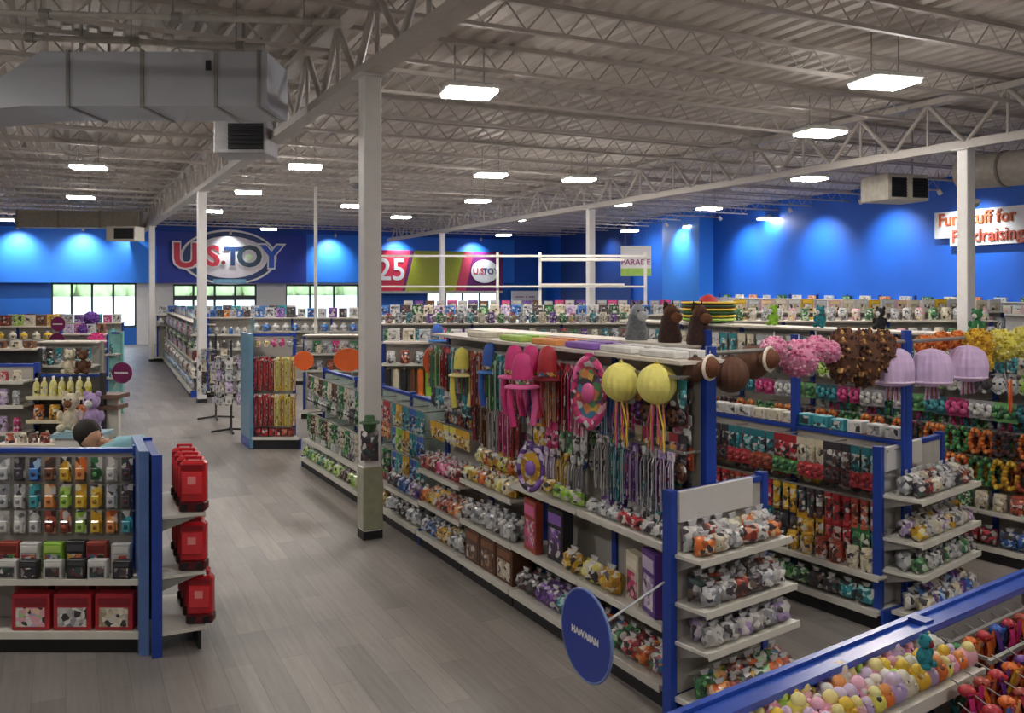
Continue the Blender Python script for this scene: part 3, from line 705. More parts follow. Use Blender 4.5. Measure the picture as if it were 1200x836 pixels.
def K_pom(p, r=.14, tail='pink', tl=.42, loop=True):
    def f():
        a_ = MB(); a_.ball((0, 0, -r - .03), r, M(PAL[p][1][0] if p != 'yellow' else 'e9e07c', .75, var=.1), 36, 14, rib=.045)
        b_ = MB(); b_.rod((0, 0, 0), (0, 0, -.05), .004, M('e8e8e8'), 4); b_.ball((0, 0, -.03), .018, M(PAL[p][1][2], .6), 8, 5)
        out = [('tissue_ball', a_), ('hanging_loop', b_)]
        if tail:
            c_ = MB(); rr = random.Random(9)
            for i in range(9):
                x = (i - 4) * .017; c_.path([(x * .6, rr.uniform(-.03, .03), -2 * r), (x * 1.3, rr.uniform(-.04, .02), -2 * r - tl * .5), (x * 1.5 + rr.uniform(-.02, .02), rr.uniform(-.04, .02), -2 * r - tl * rr.uniform(.8, 1))], .0075, M(PAL[(tail, 'orange', 'gold')[i % 3]][1][1], .5), 5)
            out.append(('tassel', c_))
        return out
    return ('pom', p, r, tail, tl), f
def K_fluffy(p, r=.13, sz=1.0):
    def f():
        a_ = MB(); a_.ball((0, 0, -r - .03), r * .9, M(PAL[p][1][0], .9), 18, 10, sz=sz, jit=.06); rr = random.Random(6)
        for i in range(230):
            v = Vector((rr.gauss(0, 1), rr.gauss(0, 1), rr.gauss(0, 1))).normalized(); v.z *= sz
            c = Vector((0, 0, -r - .03)); a_.rod(c + v * r * .8, c + v * r * rr.uniform(.96, 1.06), .021, M(('c8a060' if p == 'brown' and i % 12 == 0 else PAL[p][1][i % 3]), .9), 5, .010)
        b_ = MB(); b_.rod((0, 0, .0), (0, 0, -.06), .004, M('e8e8e8'), 4)
        return [('fluff', a_), ('hanging_loop', b_)]
    return ('fluffy', p, r, sz), f
def K_drum(p, r=.165, h=.28):
    def f():
        a_ = MB(); a_.lathe([(r * .15, -.02), (r * .5, -.035), (r * .78, -.07), (r * .94, -.13), (r, -.20), (r * .96, -h), (r * .8, -h - .035), (r * .4, -h - .05)], M('d0b6dc', .85, var=.08), 40, rib=.05)
        b_ = MB(); b_.lathe([(r * .93, -h), (r * .98, -h - .006), (r * .97, -h - .016), (r * .9, -h - .02)], M('e6cfe8', .7), 24); c_ = MB()
        for i in range(7): c_.rod(((i - 3) * .02, 0, -h), ((i - 3) * .03, 0, -h - .16), .007, M(PAL['rust' if i % 2 else 'lilac'][1][0], .6), 4)
        d_ = MB(); d_.rod((0, 0, 0), (0, 0, -.05), .004, M('e8e8e8'), 4)
        return [('paper_drum', a_), ('band', b_), ('tassel', c_), ('hanging_loop', d_)]
    return ('drum', p, r, h), f
def K_oval(p, r=.13, ky=1.9, inner='white'):
    def f():
        a_ = MB(); a_.ring((0, 0, -r * ky), r * .86, r * .17, .02, SP(p, 26), 30, ky); b_ = MB(); b_.poly([(x, z - r * ky) for x, z in ell(r * .8, r * .8 * ky, 28)], -.004, .004, SP(inner, 16))
        c_ = MB(); c_.ball((0, -.02, -r * ky), r * .38, M(PAL[p][1][1], .4), 10, 6, sy=.5, sz=1.4); d_ = MB(); d_.rod((0, 0, .0), (0, .05, 0), .004, STEEL, 4); d_.cbox(-.03, .03, -.01, .01, -.03, .02, M(PAL[p][1][0], .4))
        return [('frame', a_), ('backing', b_), ('toy', c_), ('hook', d_)]
    return ('oval', p, r, ky, inner), f
def K_hat(p, r=.13):
    def f():
        a_ = MB(); a_.lathe([(r * .62, -.26), (r * .66, -.2), (r * .6, -.1), (r * .4, -.03), (r * .05, -.01)], M(PAL[p][1][0], .6), 16); b_ = MB(); b_.lathe([(r * .6, -.255), (r * 1.05, -.27), (r * 1.08, -.285), (r * .6, -.275)], M(PAL[p][1][1], .6), 16)
        c_ = MB(); c_.lathe([(r * .67, -.25), (r * .68, -.215)], SP('mixed', 40), 16); ds = []
        for sx in (-1, 1): d_ = MB(); ds.append(('ribbon', d_)); d_.path([(sx * r * .7, 0, -.27), (sx * r * .8, -.02, -.42), (sx * r * .6, -.03, -.58)], .028, M(PAL[p][1][(sx + 1) // 2], .6), 7)
        return [('crown', a_), ('brim', b_), ('band', c_)] + ds
    return ('hat', p, r), f
def K_plush(p, s_=1.0, spot=None):
    def f():
        m1 = M(PAL[p][1][0], .95, var=.25, scale=30); m2 = M(PAL[spot or p][1][1], .9)
        a_ = MB(); a_.ball((0, 0, .10), .075, m1, 12, 8, sz=1.25); 
        for sx in (-1, 1): a_.ball((sx * .06, -.05, .035), .035, m1, 8, 6, sy=1.5); a_.ball((sx * .085, -.02, .13), .028, m1, 8, 6, sz=1.7)
        b_ = MB(); b_.ball((0, -.01, .25), .068, m1, 12, 8); b_.ball((0, -.065, .235), .034, m2, 10, 6)
        for sx in (-1, 1): b_.ball((sx * .052, .0, .31), .026, m1, 8, 6, sy=.5); b_.ball((sx * .024, -.07, .27), .008, BLACK, 6, 4)
        return [('body', a_), ('head', b_)]
    return ('plush', p, spot), f
def K_candy(p, r=.035):
    def f():
        a_ = MB(); a_.ball((0, 0, r * .9), r, M(PAL[p][1][0], .45), 10, 7, sz=.9); b_ = MB(); b_.ball((0, -.004, r * 1.75), r * .6, M(PAL[p][1][1], .45), 8, 6); b_.ball((r * .4, -r * .5, r * 1.4), r * .3, SP(p, 60), 6, 4)
        return [('body', a_), ('top_knob', b_)]
    return ('candy', p, r), f
def K_roll(p, L=.9, r=.06):
    def f():
        a_ = MB(); a_.rod((0, 0, 0), (0, 0, L), r, M(PAL[p][1][0], .4), 12); b_ = MB(); b_.rod((0, 0, -.0), (0, 0, L + .02), r * .35, M('c8b090', .7), 8)
        return [('roll', a_), ('core', b_)]
    return ('roll', p, L, r), f
def K_mask(p, r=.07):
    def f():
        a_ = MB(); a_.poly([(x, z - r * 1.2) for x, z in ell(r, r * 1.25, 20)], -.012, .0, SP(p, 26)); a_.ball((0, -.01, -r * 1.25), r * .75, M(PAL[p][1][1], .4), 10, 6, sy=.4)
        b_ = MB()
        for sx in (-1, 1): b_.disc((sx * r * .38, -.036, -r), r * .16, .01, BLACK, 10)
        c_ = MB(); c_.cbox(-.035, .035, -.004, .004, -.02, .03, M(PAL[p][1][0], .5), .001); c_.rod((0, 0, 0), (0, .05, 0), .003, STEEL, 4)
        return [('face', a_), ('eye', b_), ('header_card', c_)]
    return ('mask', p, r), f
def K_tube(p, L=.3, r=.028):
    def f():
        a_ = MB(); a_.rod((0, 0, -L), (0, 0, -.02), r, SP(p, 30), 10); b_ = MB(); b_.rod((0, 0, -.03), (0, 0, 0), r * 1.1, M(PAL[p][1][0], .4), 10); b_.rod((0, 0, 0), (0, .04, .01), .003, STEEL, 4); c_ = MB(); c_.rod((0, 0, -L - .005), (0, 0, -L + .02), r * 1.08, M(PAL[p][1][2], .4), 10)
        return [('tube', a_), ('cap', b_), ('foot', c_)]
    return ('tube', p, L, r), f
def K_lei(p, r=.075, ky=1.8):
    def f():
        a_ = MB(); rr = random.Random(8)
        for i in range(22):
            t = 2 * PI * i / 22; a_.ball((r * math.cos(t) * .8, rr.uniform(-.02, .01), -r * ky + r * math.sin(t) * ky), .026, M(PAL[p][1][i % 3], .8), 6, 4, sz=.9, jit=.2)
        b_ = MB(); b_.cbox(-.03, .03, -.005, .004, -.045, .01, SP(p, 26), .001); b_.rod((0, 0, 0), (0, .05, 0), .003, STEEL, 4)
        return [('garland', a_), ('header_card', b_)]
    return ('lei', p, r, ky), f
def K_jar(p, r=.05, h=.15):
    def f():
        a_ = MB(); a_.lathe([(r * .9, 0), (r, .01), (r, h * .8), (r * .8, h * .87)], SP(p, 34), 10); b_ = MB(); b_.lathe([(r * .86, h * .86), (r * .86, h), (r * .5, h * 1.01)], M(PAL[p][1][0], .35), 10); return [('jar_body', a_), ('lid', b_)]
    return ('jar', p, r, h), f
def K_carton(p, w_=.16, h=.14, d=.1):
    def f():
        a_ = MB(); a_.cbox(-w_ / 2, w_ / 2, 0, d, 0, h, M(PAL[p][1][1], .55), .004); b_ = MB(); b_.box(-w_ * .42, w_ * .42, -.003, 0, h * .15, h * .85, SP(p, 20)); return [('carton', a_), ('printed_front', b_)]
    return ('carton', p, w_, h, d), f
def K_bow(p, r=.06):
    def f():
        a_ = MB(); 
        for i in range(8): t = 2 * PI * i / 8; a_.ball((r * .6 * math.cos(t), -.02, -r + r * .6 * math.sin(t)), r * .42, M(PAL[p][1][i % 3], .3, coat=.4), 8, 5, sy=.6)
        b_ = MB(); b_.cbox(-r, r, 0, .004, -r * 2.4, .02, M(PAL[p][1][2], .5), .001); b_.rod((0, 0, 0), (0, .05, 0), .003, STEEL, 4); return [('bow_loops', a_), ('card', b_)]
    return ('bow', p, r), f
KINDS_ = {'packet': (K_packet, 'toy_packet', 'toy packet'), 'blister': (K_blister, 'blister_card', 'carded toy'), 'bag': (K_bag, 'goody_bag', 'bag of trinkets'), 'box': (K_box, 'toy_box', 'toy box'), 'bottle': (K_bottle, 'paint_bottle', 'bottle'),
 'strands': (K_strands, 'bead_strand', 'bunch of strands'), 'streamer': (K_streamer, 'ribbon_streamer', 'ribbon streamer'), 'pom': (K_pom, 'tissue_ball', 'tissue ball'), 'fluffy': (K_fluffy, 'fluffy_pompom', 'fluffy pompom'), 'drum': (K_drum, 'paper_lantern', 'paper drum lantern'),
 'oval': (K_oval, 'oval_toy_set', 'oval toy set'), 'hat': (K_hat, 'party_hat', 'party hat'), 'plush': (K_plush, 'plush_toy', 'plush toy'), 'candy': (K_candy, 'pastel_figure', 'little figure'), 'roll': (K_roll, 'paper_roll', 'upright roll'),
 'mask': (K_mask, 'party_mask', 'party mask'), 'tube': (K_tube, 'toy_tube', 'toy tube'), 'lei': (K_lei, 'flower_garland', 'flower garland'), 'jar': (K_jar, 'lidded_jar', 'lidded jar'), 'carton': (K_carton, 'small_carton', 'small carton'), 'bow': (K_bow, 'gift_bow', 'gift bow')}
CATS = {'packet': 'toy packet', 'blister': 'carded toy', 'bag': 'bag', 'box': 'box', 'bottle': 'bottle', 'strands': 'beads', 'streamer': 'streamer', 'pom': 'paper ball', 'fluffy': 'pompom', 'drum': 'lantern', 'oval': 'toy set', 'hat': 'hat', 'plush': 'plush toy', 'candy': 'figure', 'roll': 'roll', 'mask': 'mask', 'tube': 'tube', 'lei': 'garland', 'jar': 'jar', 'carton': 'carton', 'bow': 'bow'}
def good(kind, pal, loc, rz, place, simple=False, sc=1.0, scz=None, adj=None, unique=None, noun=None, **kw):
    K, nm, nn = KINDS_[kind]; key, fn = K(pal, **kw)
    lab = unique or ('%s %s %s' % (adj or PAL[pal][0], noun or nn, place)); g = None if unique else lab
    return inst(nm, key, fn, loc, rz, lab, CATS[kind], g, simple, sc, scz)
ORD = 'first second third fourth fifth sixth seventh eighth ninth tenth eleventh twelfth thirteenth fourteenth fifteenth sixteenth seventeenth eighteenth nineteenth twentieth'.split()
def ordinals(items, suffix='from near end'):
    """items of one row in order, (object, depth): same-labelled ones get their place in the row"""
    by = {}
    for o, k in items: by.setdefault((o['label'], k), []).append(o)
    for (lab, k), os_ in by.items():
        deep = any(q[0] == lab and q[1] != k for q in by)
        pre = ('rear ' if k else 'front ') if deep else ''
        for i, o in enumerate(os_):
            a_ = (ORD[i] + ' ' if len(os_) > 1 and i < 20 else '') + pre + lab
            if len(os_) > 1 and len((a_ + ' ' + suffix).split()) <= 16: a_ += ' ' + suffix
            if len(a_.split()) > 16: a_ = a_.replace(' the ', ' ')
            if a_ == lab or len(a_.split()) > 16 or (a_ in LAB): continue
            LAB[a_] = o.get('group'); o['label'] = a_
def row(g, s0, s1, z, t, step, kind, pals, place, simple=False, sc=1.0, jit=.01, back=0, tstep=.12, run=2, seed=0, rzj=.08, **kw):
    """a row of goods along a rack; every colour takes `run` places before the next"""
    rr = random.Random(int(s0 * 100 + 1000) * 7 + int(z * 1000) * 13 + len(kind) + seed); n = max(1, int((s1 - s0) / step)); made = []
    for i in range(n):
        p = pals[(i // run) % len(pals)] if run else rr.choice(pals)
        a_ = s0 + (s1 - s0) * (i + .5) / n
        for k in range(back + 1):
            made.append((good(kind, p, g.W(a_ + rr.uniform(-jit, jit), t + k * tstep, z), g.rz + rr.uniform(-rzj, rzj), place, simple, sc * rr.uniform(.93, 1.05), None, **kw), k))
    if getattr(g, 'sfx', 'from near end'): ordinals(made, getattr(g, 'sfx', 'from near end'))
    return made

# ================================================================== racks and their goods
# ---- near rack beside the picture's lower corner (faces the camera), with its endcap
XA, YA = -2.75, 6.62
gA = Gon((XA, YA), (-1, 0), U, [0, 1.10, 2.20], .38, 1.46, True, 'blue rack facing the viewer with carded toys above red boxes', [[(.53, .34)], [(.53, .34), (.76, .28)]],
         bars=[[(1.40, .30), (1.19, .30), (.99, .30)], [(1.40, .30), (1.16, .30)]], end0=False)
q = MB(); o_ = gA
def prism(mb, pts, z0, z1, mat): return mb.add([(p[0], p[1], z0) for p in pts] + [(p[0], p[1], z1) for p in pts], [tuple(range(len(pts)))[::-1], tuple(range(len(pts), 2 * len(pts)))] + [(i, (i + 1) % len(pts), (i + 1) % len(pts) + len(pts), i + len(pts)) for i in range(len(pts))], mat)
prism(q, [(.01, -.04), (.085, -.04), (.085 + U.x * .8, -.04 + U.y * .8), (.01 + U.x * .8, -.04 + U.y * .8)], 0, 1.50, M('5673a8', .35))
obj('end_panel', q, gA.t)
cols = ['white', 'darkmix', 'blue', 'darkmix', 'gold', 'gold', 'orange', 'orange', 'gold', 'gold', 'green', 'red', 'teal'][::-1]
gA.sfx = 'from the aisle'
plA = 'on the near blue rack'
crd = []
for r_, (z, h) in enumerate(((1.40, .17), (1.19, .17), (.99, .16))):
    for i in range(9):
        c_ = [['darkmix', 'white', 'green', 'orange', 'gold', 'brown', 'blue', 'black', 'silver'], ['darkmix', 'silver', 'gold', 'gold', 'lime', 'orange', 'teal', 'white', 'silver'], ['teal', 'orange', 'gold', 'lime', 'rust', 'rust', 'silver', 'white', 'white']][r_][i]
        crd.append((good('blister', c_, gA.W(.075 + i * .118, .29, z - .012), 0, ('in the top peg row', 'in the middle peg row', 'in the lowest peg row')[r_] + ' ' + plA, w_=.085, h=h, unique=None), 0))
ordinals(crd, 'from the aisle')
row(gA, 1.12, 2.1, 1.385, .29, .125, 'blister', ['black', 'silver', 'black'], 'near the picture edge ' + plA, w_=.1, h=.18)
row(gA, 1.12, 2.1, 1.15, .29, .115, 'packet', ['white', 'silver'], 'on the edge bay of the blue near rack', w_=.1, h=.2)
row(gA, 1.12, 2.1, .762, .16, .24, 'box', ['white', 'lilac'], 'on the small upper shelf at the picture edge', w_=.2, h=.15, win='purple', run=1)
row(gA, 1.12, 2.1, .532, .1, .24, 'box', ['white'], 'with purple picture under the small shelf at the edge', w_=.2, h=.16, win='purple', run=1)
row(gA, .05, 1.08, .532, .06, .16, 'box', ['black', 'white'], 'on the long shelf under the carded toys', w_=.14, h=.14, d=.06, win='darkmix', run=1)
row(gA, .05, 1.08, .532, .2, .17, 'box', ['white', 'rust', 'black', 'lime'], 'in the back row of the long shelf by carded toys', w_=.15, h=.24, d=.06, win='mixed', run=1)
for i, (pp_, win) in enumerate((('red', 'cream'), ('red', 'white'), ('red', 'pastel'))):
    good('box', 'red', gA.W(.19 + i * .31, .05, .155), 0, '', w_=.28, h=.27, d=.1, win=win, unique=('red topped toy box nearest the blue end panel on the bottom shelf', 'middle red topped toy box on the bottom shelf below the carded toys', 'red topped toy box furthest from the end panel in the first bay bottom shelf')[i])
    good('box', 'rust', gA.W(.19 + i * .31, .18, .155), 0, 'behind the red topped boxes on the bottom shelf', w_=.26, h=.33, d=.12, win='red')
good('box', 'silver', gA.W(1.3, .1, .155), 0, '', w_=.26, h=.2, d=.1, win='purple', unique='grey toy box on the bottom shelf at the picture edge')
# endcap with the red toys
mE = Vector((U.y, -U.x)); pE = Vector((-2.60, 6.56))
gE = Gon(pE + mE * .34, U, -mE, [0, .86], .34, 1.46, False, 'endcap of the near blue rack with red toys facing the main aisle', [[(1.02, .33), (.58, .33)]], end0=False, end1=False, kick=.17)
redm = M('c41a26', .3, coat=.5)
def K_redtoy(h):
    def f():
        a_ = MB(); a_.cbox(-.095, .095, -.05, .05, .06, h, redm, .02); a_.cbox(-.075, .075, -.062, -.045, h * .35, h * .8, M('e23440', .2, coat=.6), .01)
        b_ = MB(); b_.cbox(-.098, .098, -.055, .055, 0, .07, M('5a1018', .4), .01); c_ = MB()
        for sx in (-1, 1): c_.disc((sx * .055, -.06, .035), .028, .02, BLACK, 14)
        d_ = MB(); d_.cbox(-.085, .085, -.066, -.05, h * .84, h * .94, M('8c1420', .3), .004); d_.rod((-.05, 0, h), (-.05, 0, h + .02), .01, redm, 6); d_.rod((.05, 0, h), (.05, 0, h + .02), .01, redm, 6); d_.rod((-.06, 0, h + .02), (.06, 0, h + .02), .01, redm, 6)
        e_ = MB(); e_.box(-.03, .03, -.067, -.06, h * .55, h * .7, M('f09090', .3))
        return [('body', a_), ('base', b_), ('wheel', c_), ('handle', d_), ('label', e_)]
    return ('redtoy', h), f
for lv, (z, h, lb) in enumerate(((1.022, .38, 'upper'), (.582, .36, 'middle'), (.172, .36, 'bottom'))):
    for i in range(4):
        k_, f_ = K_redtoy(h); wher = ('nearest', 'second', 'third', 'rearmost')[i]
        inst('red_toy_truck', k_, f_, gE.W(.10 + i * .2, .07 if lv < 2 else .02, z), .08, '%s boxy red toy on the %s shelf of the red-toy endcap' % (wher, lb), 'toy', 'red toys on the near endcap')

# ---- main run along the aisle
dF = Vector((-.469, .883)); iF = Vector((.883, .469)); OF = Vector((.955, 5.73)); B = 1.04
gT = Gon(OF, dF, iF, [0, B, 2 * B, 3 * B, 4 * B], .38, 2.2, True, 'tall blue rack along the main aisle crowded with pink hats and hanging party toys',
         [[(1.05, .36), (.53, .36)], [(1.05, .36), (.53, .36)], [(.90, .36), (.52, .36)], [(.81, .36), (.47, .36)]],
         bars=[[(2.12, .16), (1.62, .2)], [(2.12, .12), (1.62, .2)], [(2.12, .16), (1.66, .2)], [(2.12, .18), (1.66, .2), (1.3, .2)]], topboard=True, end1=False)
gL = Gon(OF + dF * (4 * B + .03), dF, iF, [0, B, 2 * B, 3 * B, 4 * B + .5], .38, 1.46, True, 'lower blue rack of the main run behind the near white column',
         [[(.42, .34)], [(.42, .34)], [(.43, .34)], [(.43, .34)]], bars=[[(1.38, .12), (1.10, .12), (.82, .12)]] * 4, topboard=False, back=M('9fb0a8', .6))
plT = 'tall main rack'
# bay nearest the camera
row(gT, .06, 1.0, 1.052, .10, .125, 'bag', ['white', 'red', 'silver'], 'on the top shelf of the nearest tall bay', w_=.14, h=.11, d=.1, run=2)
row(gT, .06, 1.0, 1.052, .24, .14, 'bag', ['teal', 'white', 'purple'], 'at the back of the nearest tall bay top shelf', w_=.14, h=.2, d=.1, run=2)
row(gT, .05, 1.0, 1.61, .16, .095, 'strands', ['lilac', 'silver', 'purple', 'teal', 'white'], 'hanging low in the nearest tall bay', L=.42, w_=.08)
row(gT, .6, 1.02, 2.10, .12, .11, 'strands', ['blue', 'orange', 'silver'], 'hanging high in the nearest tall bay', L=.45, w_=.09)
good('oval', 'pink', D(690, 417, 6.40), -.35, '', r=.135, ky=1.95, inner='mixed', unique='tall oval pink framed toy set hanging between the pink hats and yellow balls', noun='')
good('oval', 'purple', D(622, 520, 7.0), -.35, '', r=.115, ky=1.65, inner='gold', unique='smaller purple oval toy set hanging under the pink hats', noun='')
for x, y, dd, lb in ((728, 420, 6.30, 'big pale yellow tissue ball nearer the pink hats'), (770, 421, 6.02, 'big pale yellow tissue ball next to the blue upright')):
    good('pom', 'yellow', D(x, y, dd), gT.rz, '', r=.138, unique=lb, tail='pink', tl=.36)
for x, y, dd, lb in ((708, 408, 7.1, 'smaller yellow hat shape peeping beside the oval toy set'),):
    good('fluffy', 'yellow', D(x, y, dd), 0, '', r=.09, unique=lb)
good('box', 'purple', gT.W(.22, .06, .532), gT.rz - .25, '', w_=.22, h=.42, d=.07, win='lilac', band='lilac', unique='tall purple framed toy box on the middle shelf nearest the endcap')
good('box', 'cream', gT.W(.46, .10, .532), gT.rz - .2, '', w_=.2, h=.34, d=.07, win='pink', unique='cream and pink toy box next to the tall purple one')
for i, (a_, p_, lb) in enumerate(((.70, 'gold', 'crinkly golden bag lying beside the cream box on the middle shelf'), (.92, 'yellow', 'pale yellow bag on the middle shelf beside the golden one'), (1.2, 'gold', 'golden bag on the middle shelf next to the dark purple box'))):
    good('bag', p_, gT.W(a_, .1, .532), gT.rz, '', w_=.22, h=.2, d=.16, unique=lb)
good('box', 'black', gT.W(1.50, .10, .532), gT.rz, '', w_=.24, h=.42, d=.1, win='purple', band='purple', unique='dark purple upright carton on the middle shelf under the green bags')
good('box', 'rust', gT.W(1.84, .06, .532), gT.rz - .1, '', w_=.24, h=.42, d=.07, win='pink', band='pink', unique='red framed pink doll box at the bay join under the purple oval')
row(gT, .04, 1.0, .162, .10, .15, 'bag', ['mixed', 'orange', 'red', 'green'], 'on the bottom shelf nearest the blue oval sign', w_=.16, h=.17, d=.14, run=1, back=1)
row(gT, 1.08, 2.04, .162, .10, .15, 'bag', ['teal', 'purple', 'darkmix'], 'on the bottom shelf of the second tall bay', w_=.17, h=.19, d=.15, run=2, back=1)
# second bay
for i, (x, y, dd, p_, lb) in enumerate(((603, 403, 7.5, 'pink', 'hot pink party hat with hanging ribbons, first of the cluster past the column'), (622, 403, 7.3, 'pink', 'hot pink party hat in the middle of the pink cluster'), (642, 404, 7.15, 'red', 'red and pink party hat nearest the oval toy set'), (612, 412, 7.0, 'pink', 'paler pink party hat hanging lowest in the pink cluster'))):
    good('hat', p_, D(x, y, dd), .3, '', r=.13, unique=lb)
row(gT, 1.1, 2.04, 2.10, .13, .1, 'strands', ['pink', 'red', 'orange', 'purple'], 'hanging behind the pink party hats', L=.5, w_=.09)
row(gT, 1.1, 2.04, 1.61, .15, .1, 'packet', ['white', 'green', 'pink', 'gold'], 'pegged under the pink party hats', w_=.09, h=.22)
row(gT, 1.1, 2.04, 1.40, .13, .1, 'strands', ['silver', 'gold', 'lilac', 'purple'], 'hanging beside the purple oval toy set', L=.3, w_=.08)
row(gT, 1.08, 1.5, 1.052, .1, .13, 'bag', ['lime', 'lime', 'white'], 'on the second tall bay top shelf', w_=.15, h=.13, d=.12, run=2)
row(gT, 1.5, 2.04, 1.052, .12, .13, 'bag', ['gold', 'red'], 'beside the green bags on the second bay top shelf', w_=.15, h=.15, d=.12, run=2)
# third bay
row(gT, 2.12, 3.08, 2.10, .13, .1, 'strands', ['red', 'teal', 'green', 'rust'], 'hanging in the third tall bay', L=.5, w_=.09)
row(gT, 2.12, 3.08, 1.65, .15, .1, 'strands', ['red', 'pink', 'white', 'brown'], 'hanging lower in the third tall bay', L=.42, w_=.08)
row(gT, 2.12, 3.08, .902, .08, .15, 'bag', ['gold', 'yellow', 'gold', 'orange'], 'heaped on the third bay top shelf', w_=.18, h=.17, d=.14, run=1, back=1)
row(gT, 2.12, 3.08, 1.04, .20, .15, 'bag', ['gold', 'orange', 'yellow'], 'piled high at the back of the third bay', w_=.18, h=.2, d=.13, run=1)
row(gT, 2.12, 3.08, .522, .08, .14, 'bag', ['silver', 'white'], 'on the middle shelf of the third bay', w_=.16, h=.2, d=.14, run=1, back=1)
for i in range(3): good('box', 'brown', gT.W(2.28 + i * .32, .05, .152), gT.rz, '', w_=.3, h=.3, d=.2, win='cream' if i == 0 else 'brown', unique=('brown carton nearest the viewer on the third bay bottom shelf', 'middle brown carton of the three on the bottom shelf', 'brown carton furthest along the third bay bottom shelf')[i])
# fourth bay
row(gT, 3.16, 4.12, 2.10, .13, .1, 'strands', ['mixed', 'teal', 'red', 'green'], 'hanging in the fourth tall bay', L=.42, w_=.09)
row(gT, 3.16, 4.12, 1.65, .15, .1, 'packet', ['teal', 'darkmix', 'white'], 'pegged in the fourth tall bay', w_=.1, h=.2)
row(gT, 3.16, 4.12, 1.30, .14, .15, 'packet', ['gold', 'yellow', 'gold'], 'bulging from the fourth bay pegs', w_=.17, h=.17)
row(gT, 3.16, 4.12, .812, .08, .13, 'bag', ['red', 'pink', 'rust'], 'on the top shelf of the fourth bay', w_=.16, h=.2, d=.14, run=2, back=1)
row(gT, 3.16, 4.12, .472, .08, .13, 'bag', ['orange', 'rust', 'gold'], 'on the middle shelf of the fourth bay', w_=.16, h=.18, d=.14, run=2, back=1)
row(gT, 3.16, 4.12, .162, .08, .13, 'bag', ['silver', 'gold', 'blue'], 'on the bottom shelf of the fourth bay', w_=.16, h=.18, d=.14, run=2, back=1)
good('hat', 'yellow', D(541, 406, 8.6), .3, '', r=.12, unique='yellow straw party hat hanging over the fourth tall bay')
good('hat', 'blue', D(574, 401, 8.2), .3, '', r=.11, unique='shiny blue party hat hanging next to the yellow straw one')
# goods deeper on the pegs
for bi, nm in enumerate(('nearest', 'second', 'third', 'fourth')):
    s0 = B * bi
    for k, z in enumerate((2.06, 1.84, 1.62, 1.40)):
        kd = ('mask', 'packet', 'bow', 'packet')[(k + bi) % 4]; pal_ = (['darkmix', 'white', 'blue', 'mixed'], ['white', 'pink', 'darkmix', 'green'], ['rust', 'silver', 'mixed', 'darkmix'], ['darkmix', 'green', 'orange', 'silver'])[(k + bi) % 4]
        row(gT, s0 + .06, s0 + 1.0, z, .31, .105, kd, pal_, 'deep on peg line %s of the %s tall bay' % (('one', 'two', 'three', 'four')[k], nm), simple=True, run=1, **(dict(w_=.1, h=.19) if kd == 'packet' else dict(r=.055)))
for k, z in enumerate((2.08, 1.90, 1.72, 1.54, 1.36)):
    row(gT, .04, .62, z, .24, .095, ('packet', 'bow', 'packet', 'mask', 'bow')[k], (['teal', 'darkmix', 'mixed'], ['darkmix', 'brown', 'purple'], ['darkmix', 'mixed', 'cream'], ['brown', 'darkmix', 'rust'], ['darkmix', 'teal', 'black'])[k], 'on dense line %s next to the tall end upright' % ('one', 'two', 'three', 'four', 'five')[k], simple=True, run=1, **(dict(w_=.095, h=.19) if k in (0, 2) else dict(r=.055)))
# things lying on the top board
for a_, p_, lb in ((.35, 'white', 'flat white paper pack lying on the tall rack above the yellow balls'), (.85, 'white', 'second flat white paper pack lying on the tall rack top'), (1.35, 'purple', 'bright purple pack lying on the tall rack top'), (1.9, 'orange', 'orange and cream pack lying on the tall rack top'), (2.5, 'lime', 'pale green pack lying on the tall rack top'), (3.2, 'cream', 'cream pack lying at the far end of the tall rack top')):
    key = ('flat', p_)
    def f(p_=p_):
        a2 = MB(); a2.cbox(-.2, .2, -.16, .16, 0, .05, M(PAL[p_][1][1], .6), .01); b2 = MB(); b2.box(-.205, .205, -.03, .03, 0, .054, M(PAL[p_][1][0], .5)); return [('pack', a2), ('wrapper_band', b2)]
    inst('paper_pack', key, f, gT.W(a_, .38, 2.226), gT.rz, lb, 'paper pack', None)
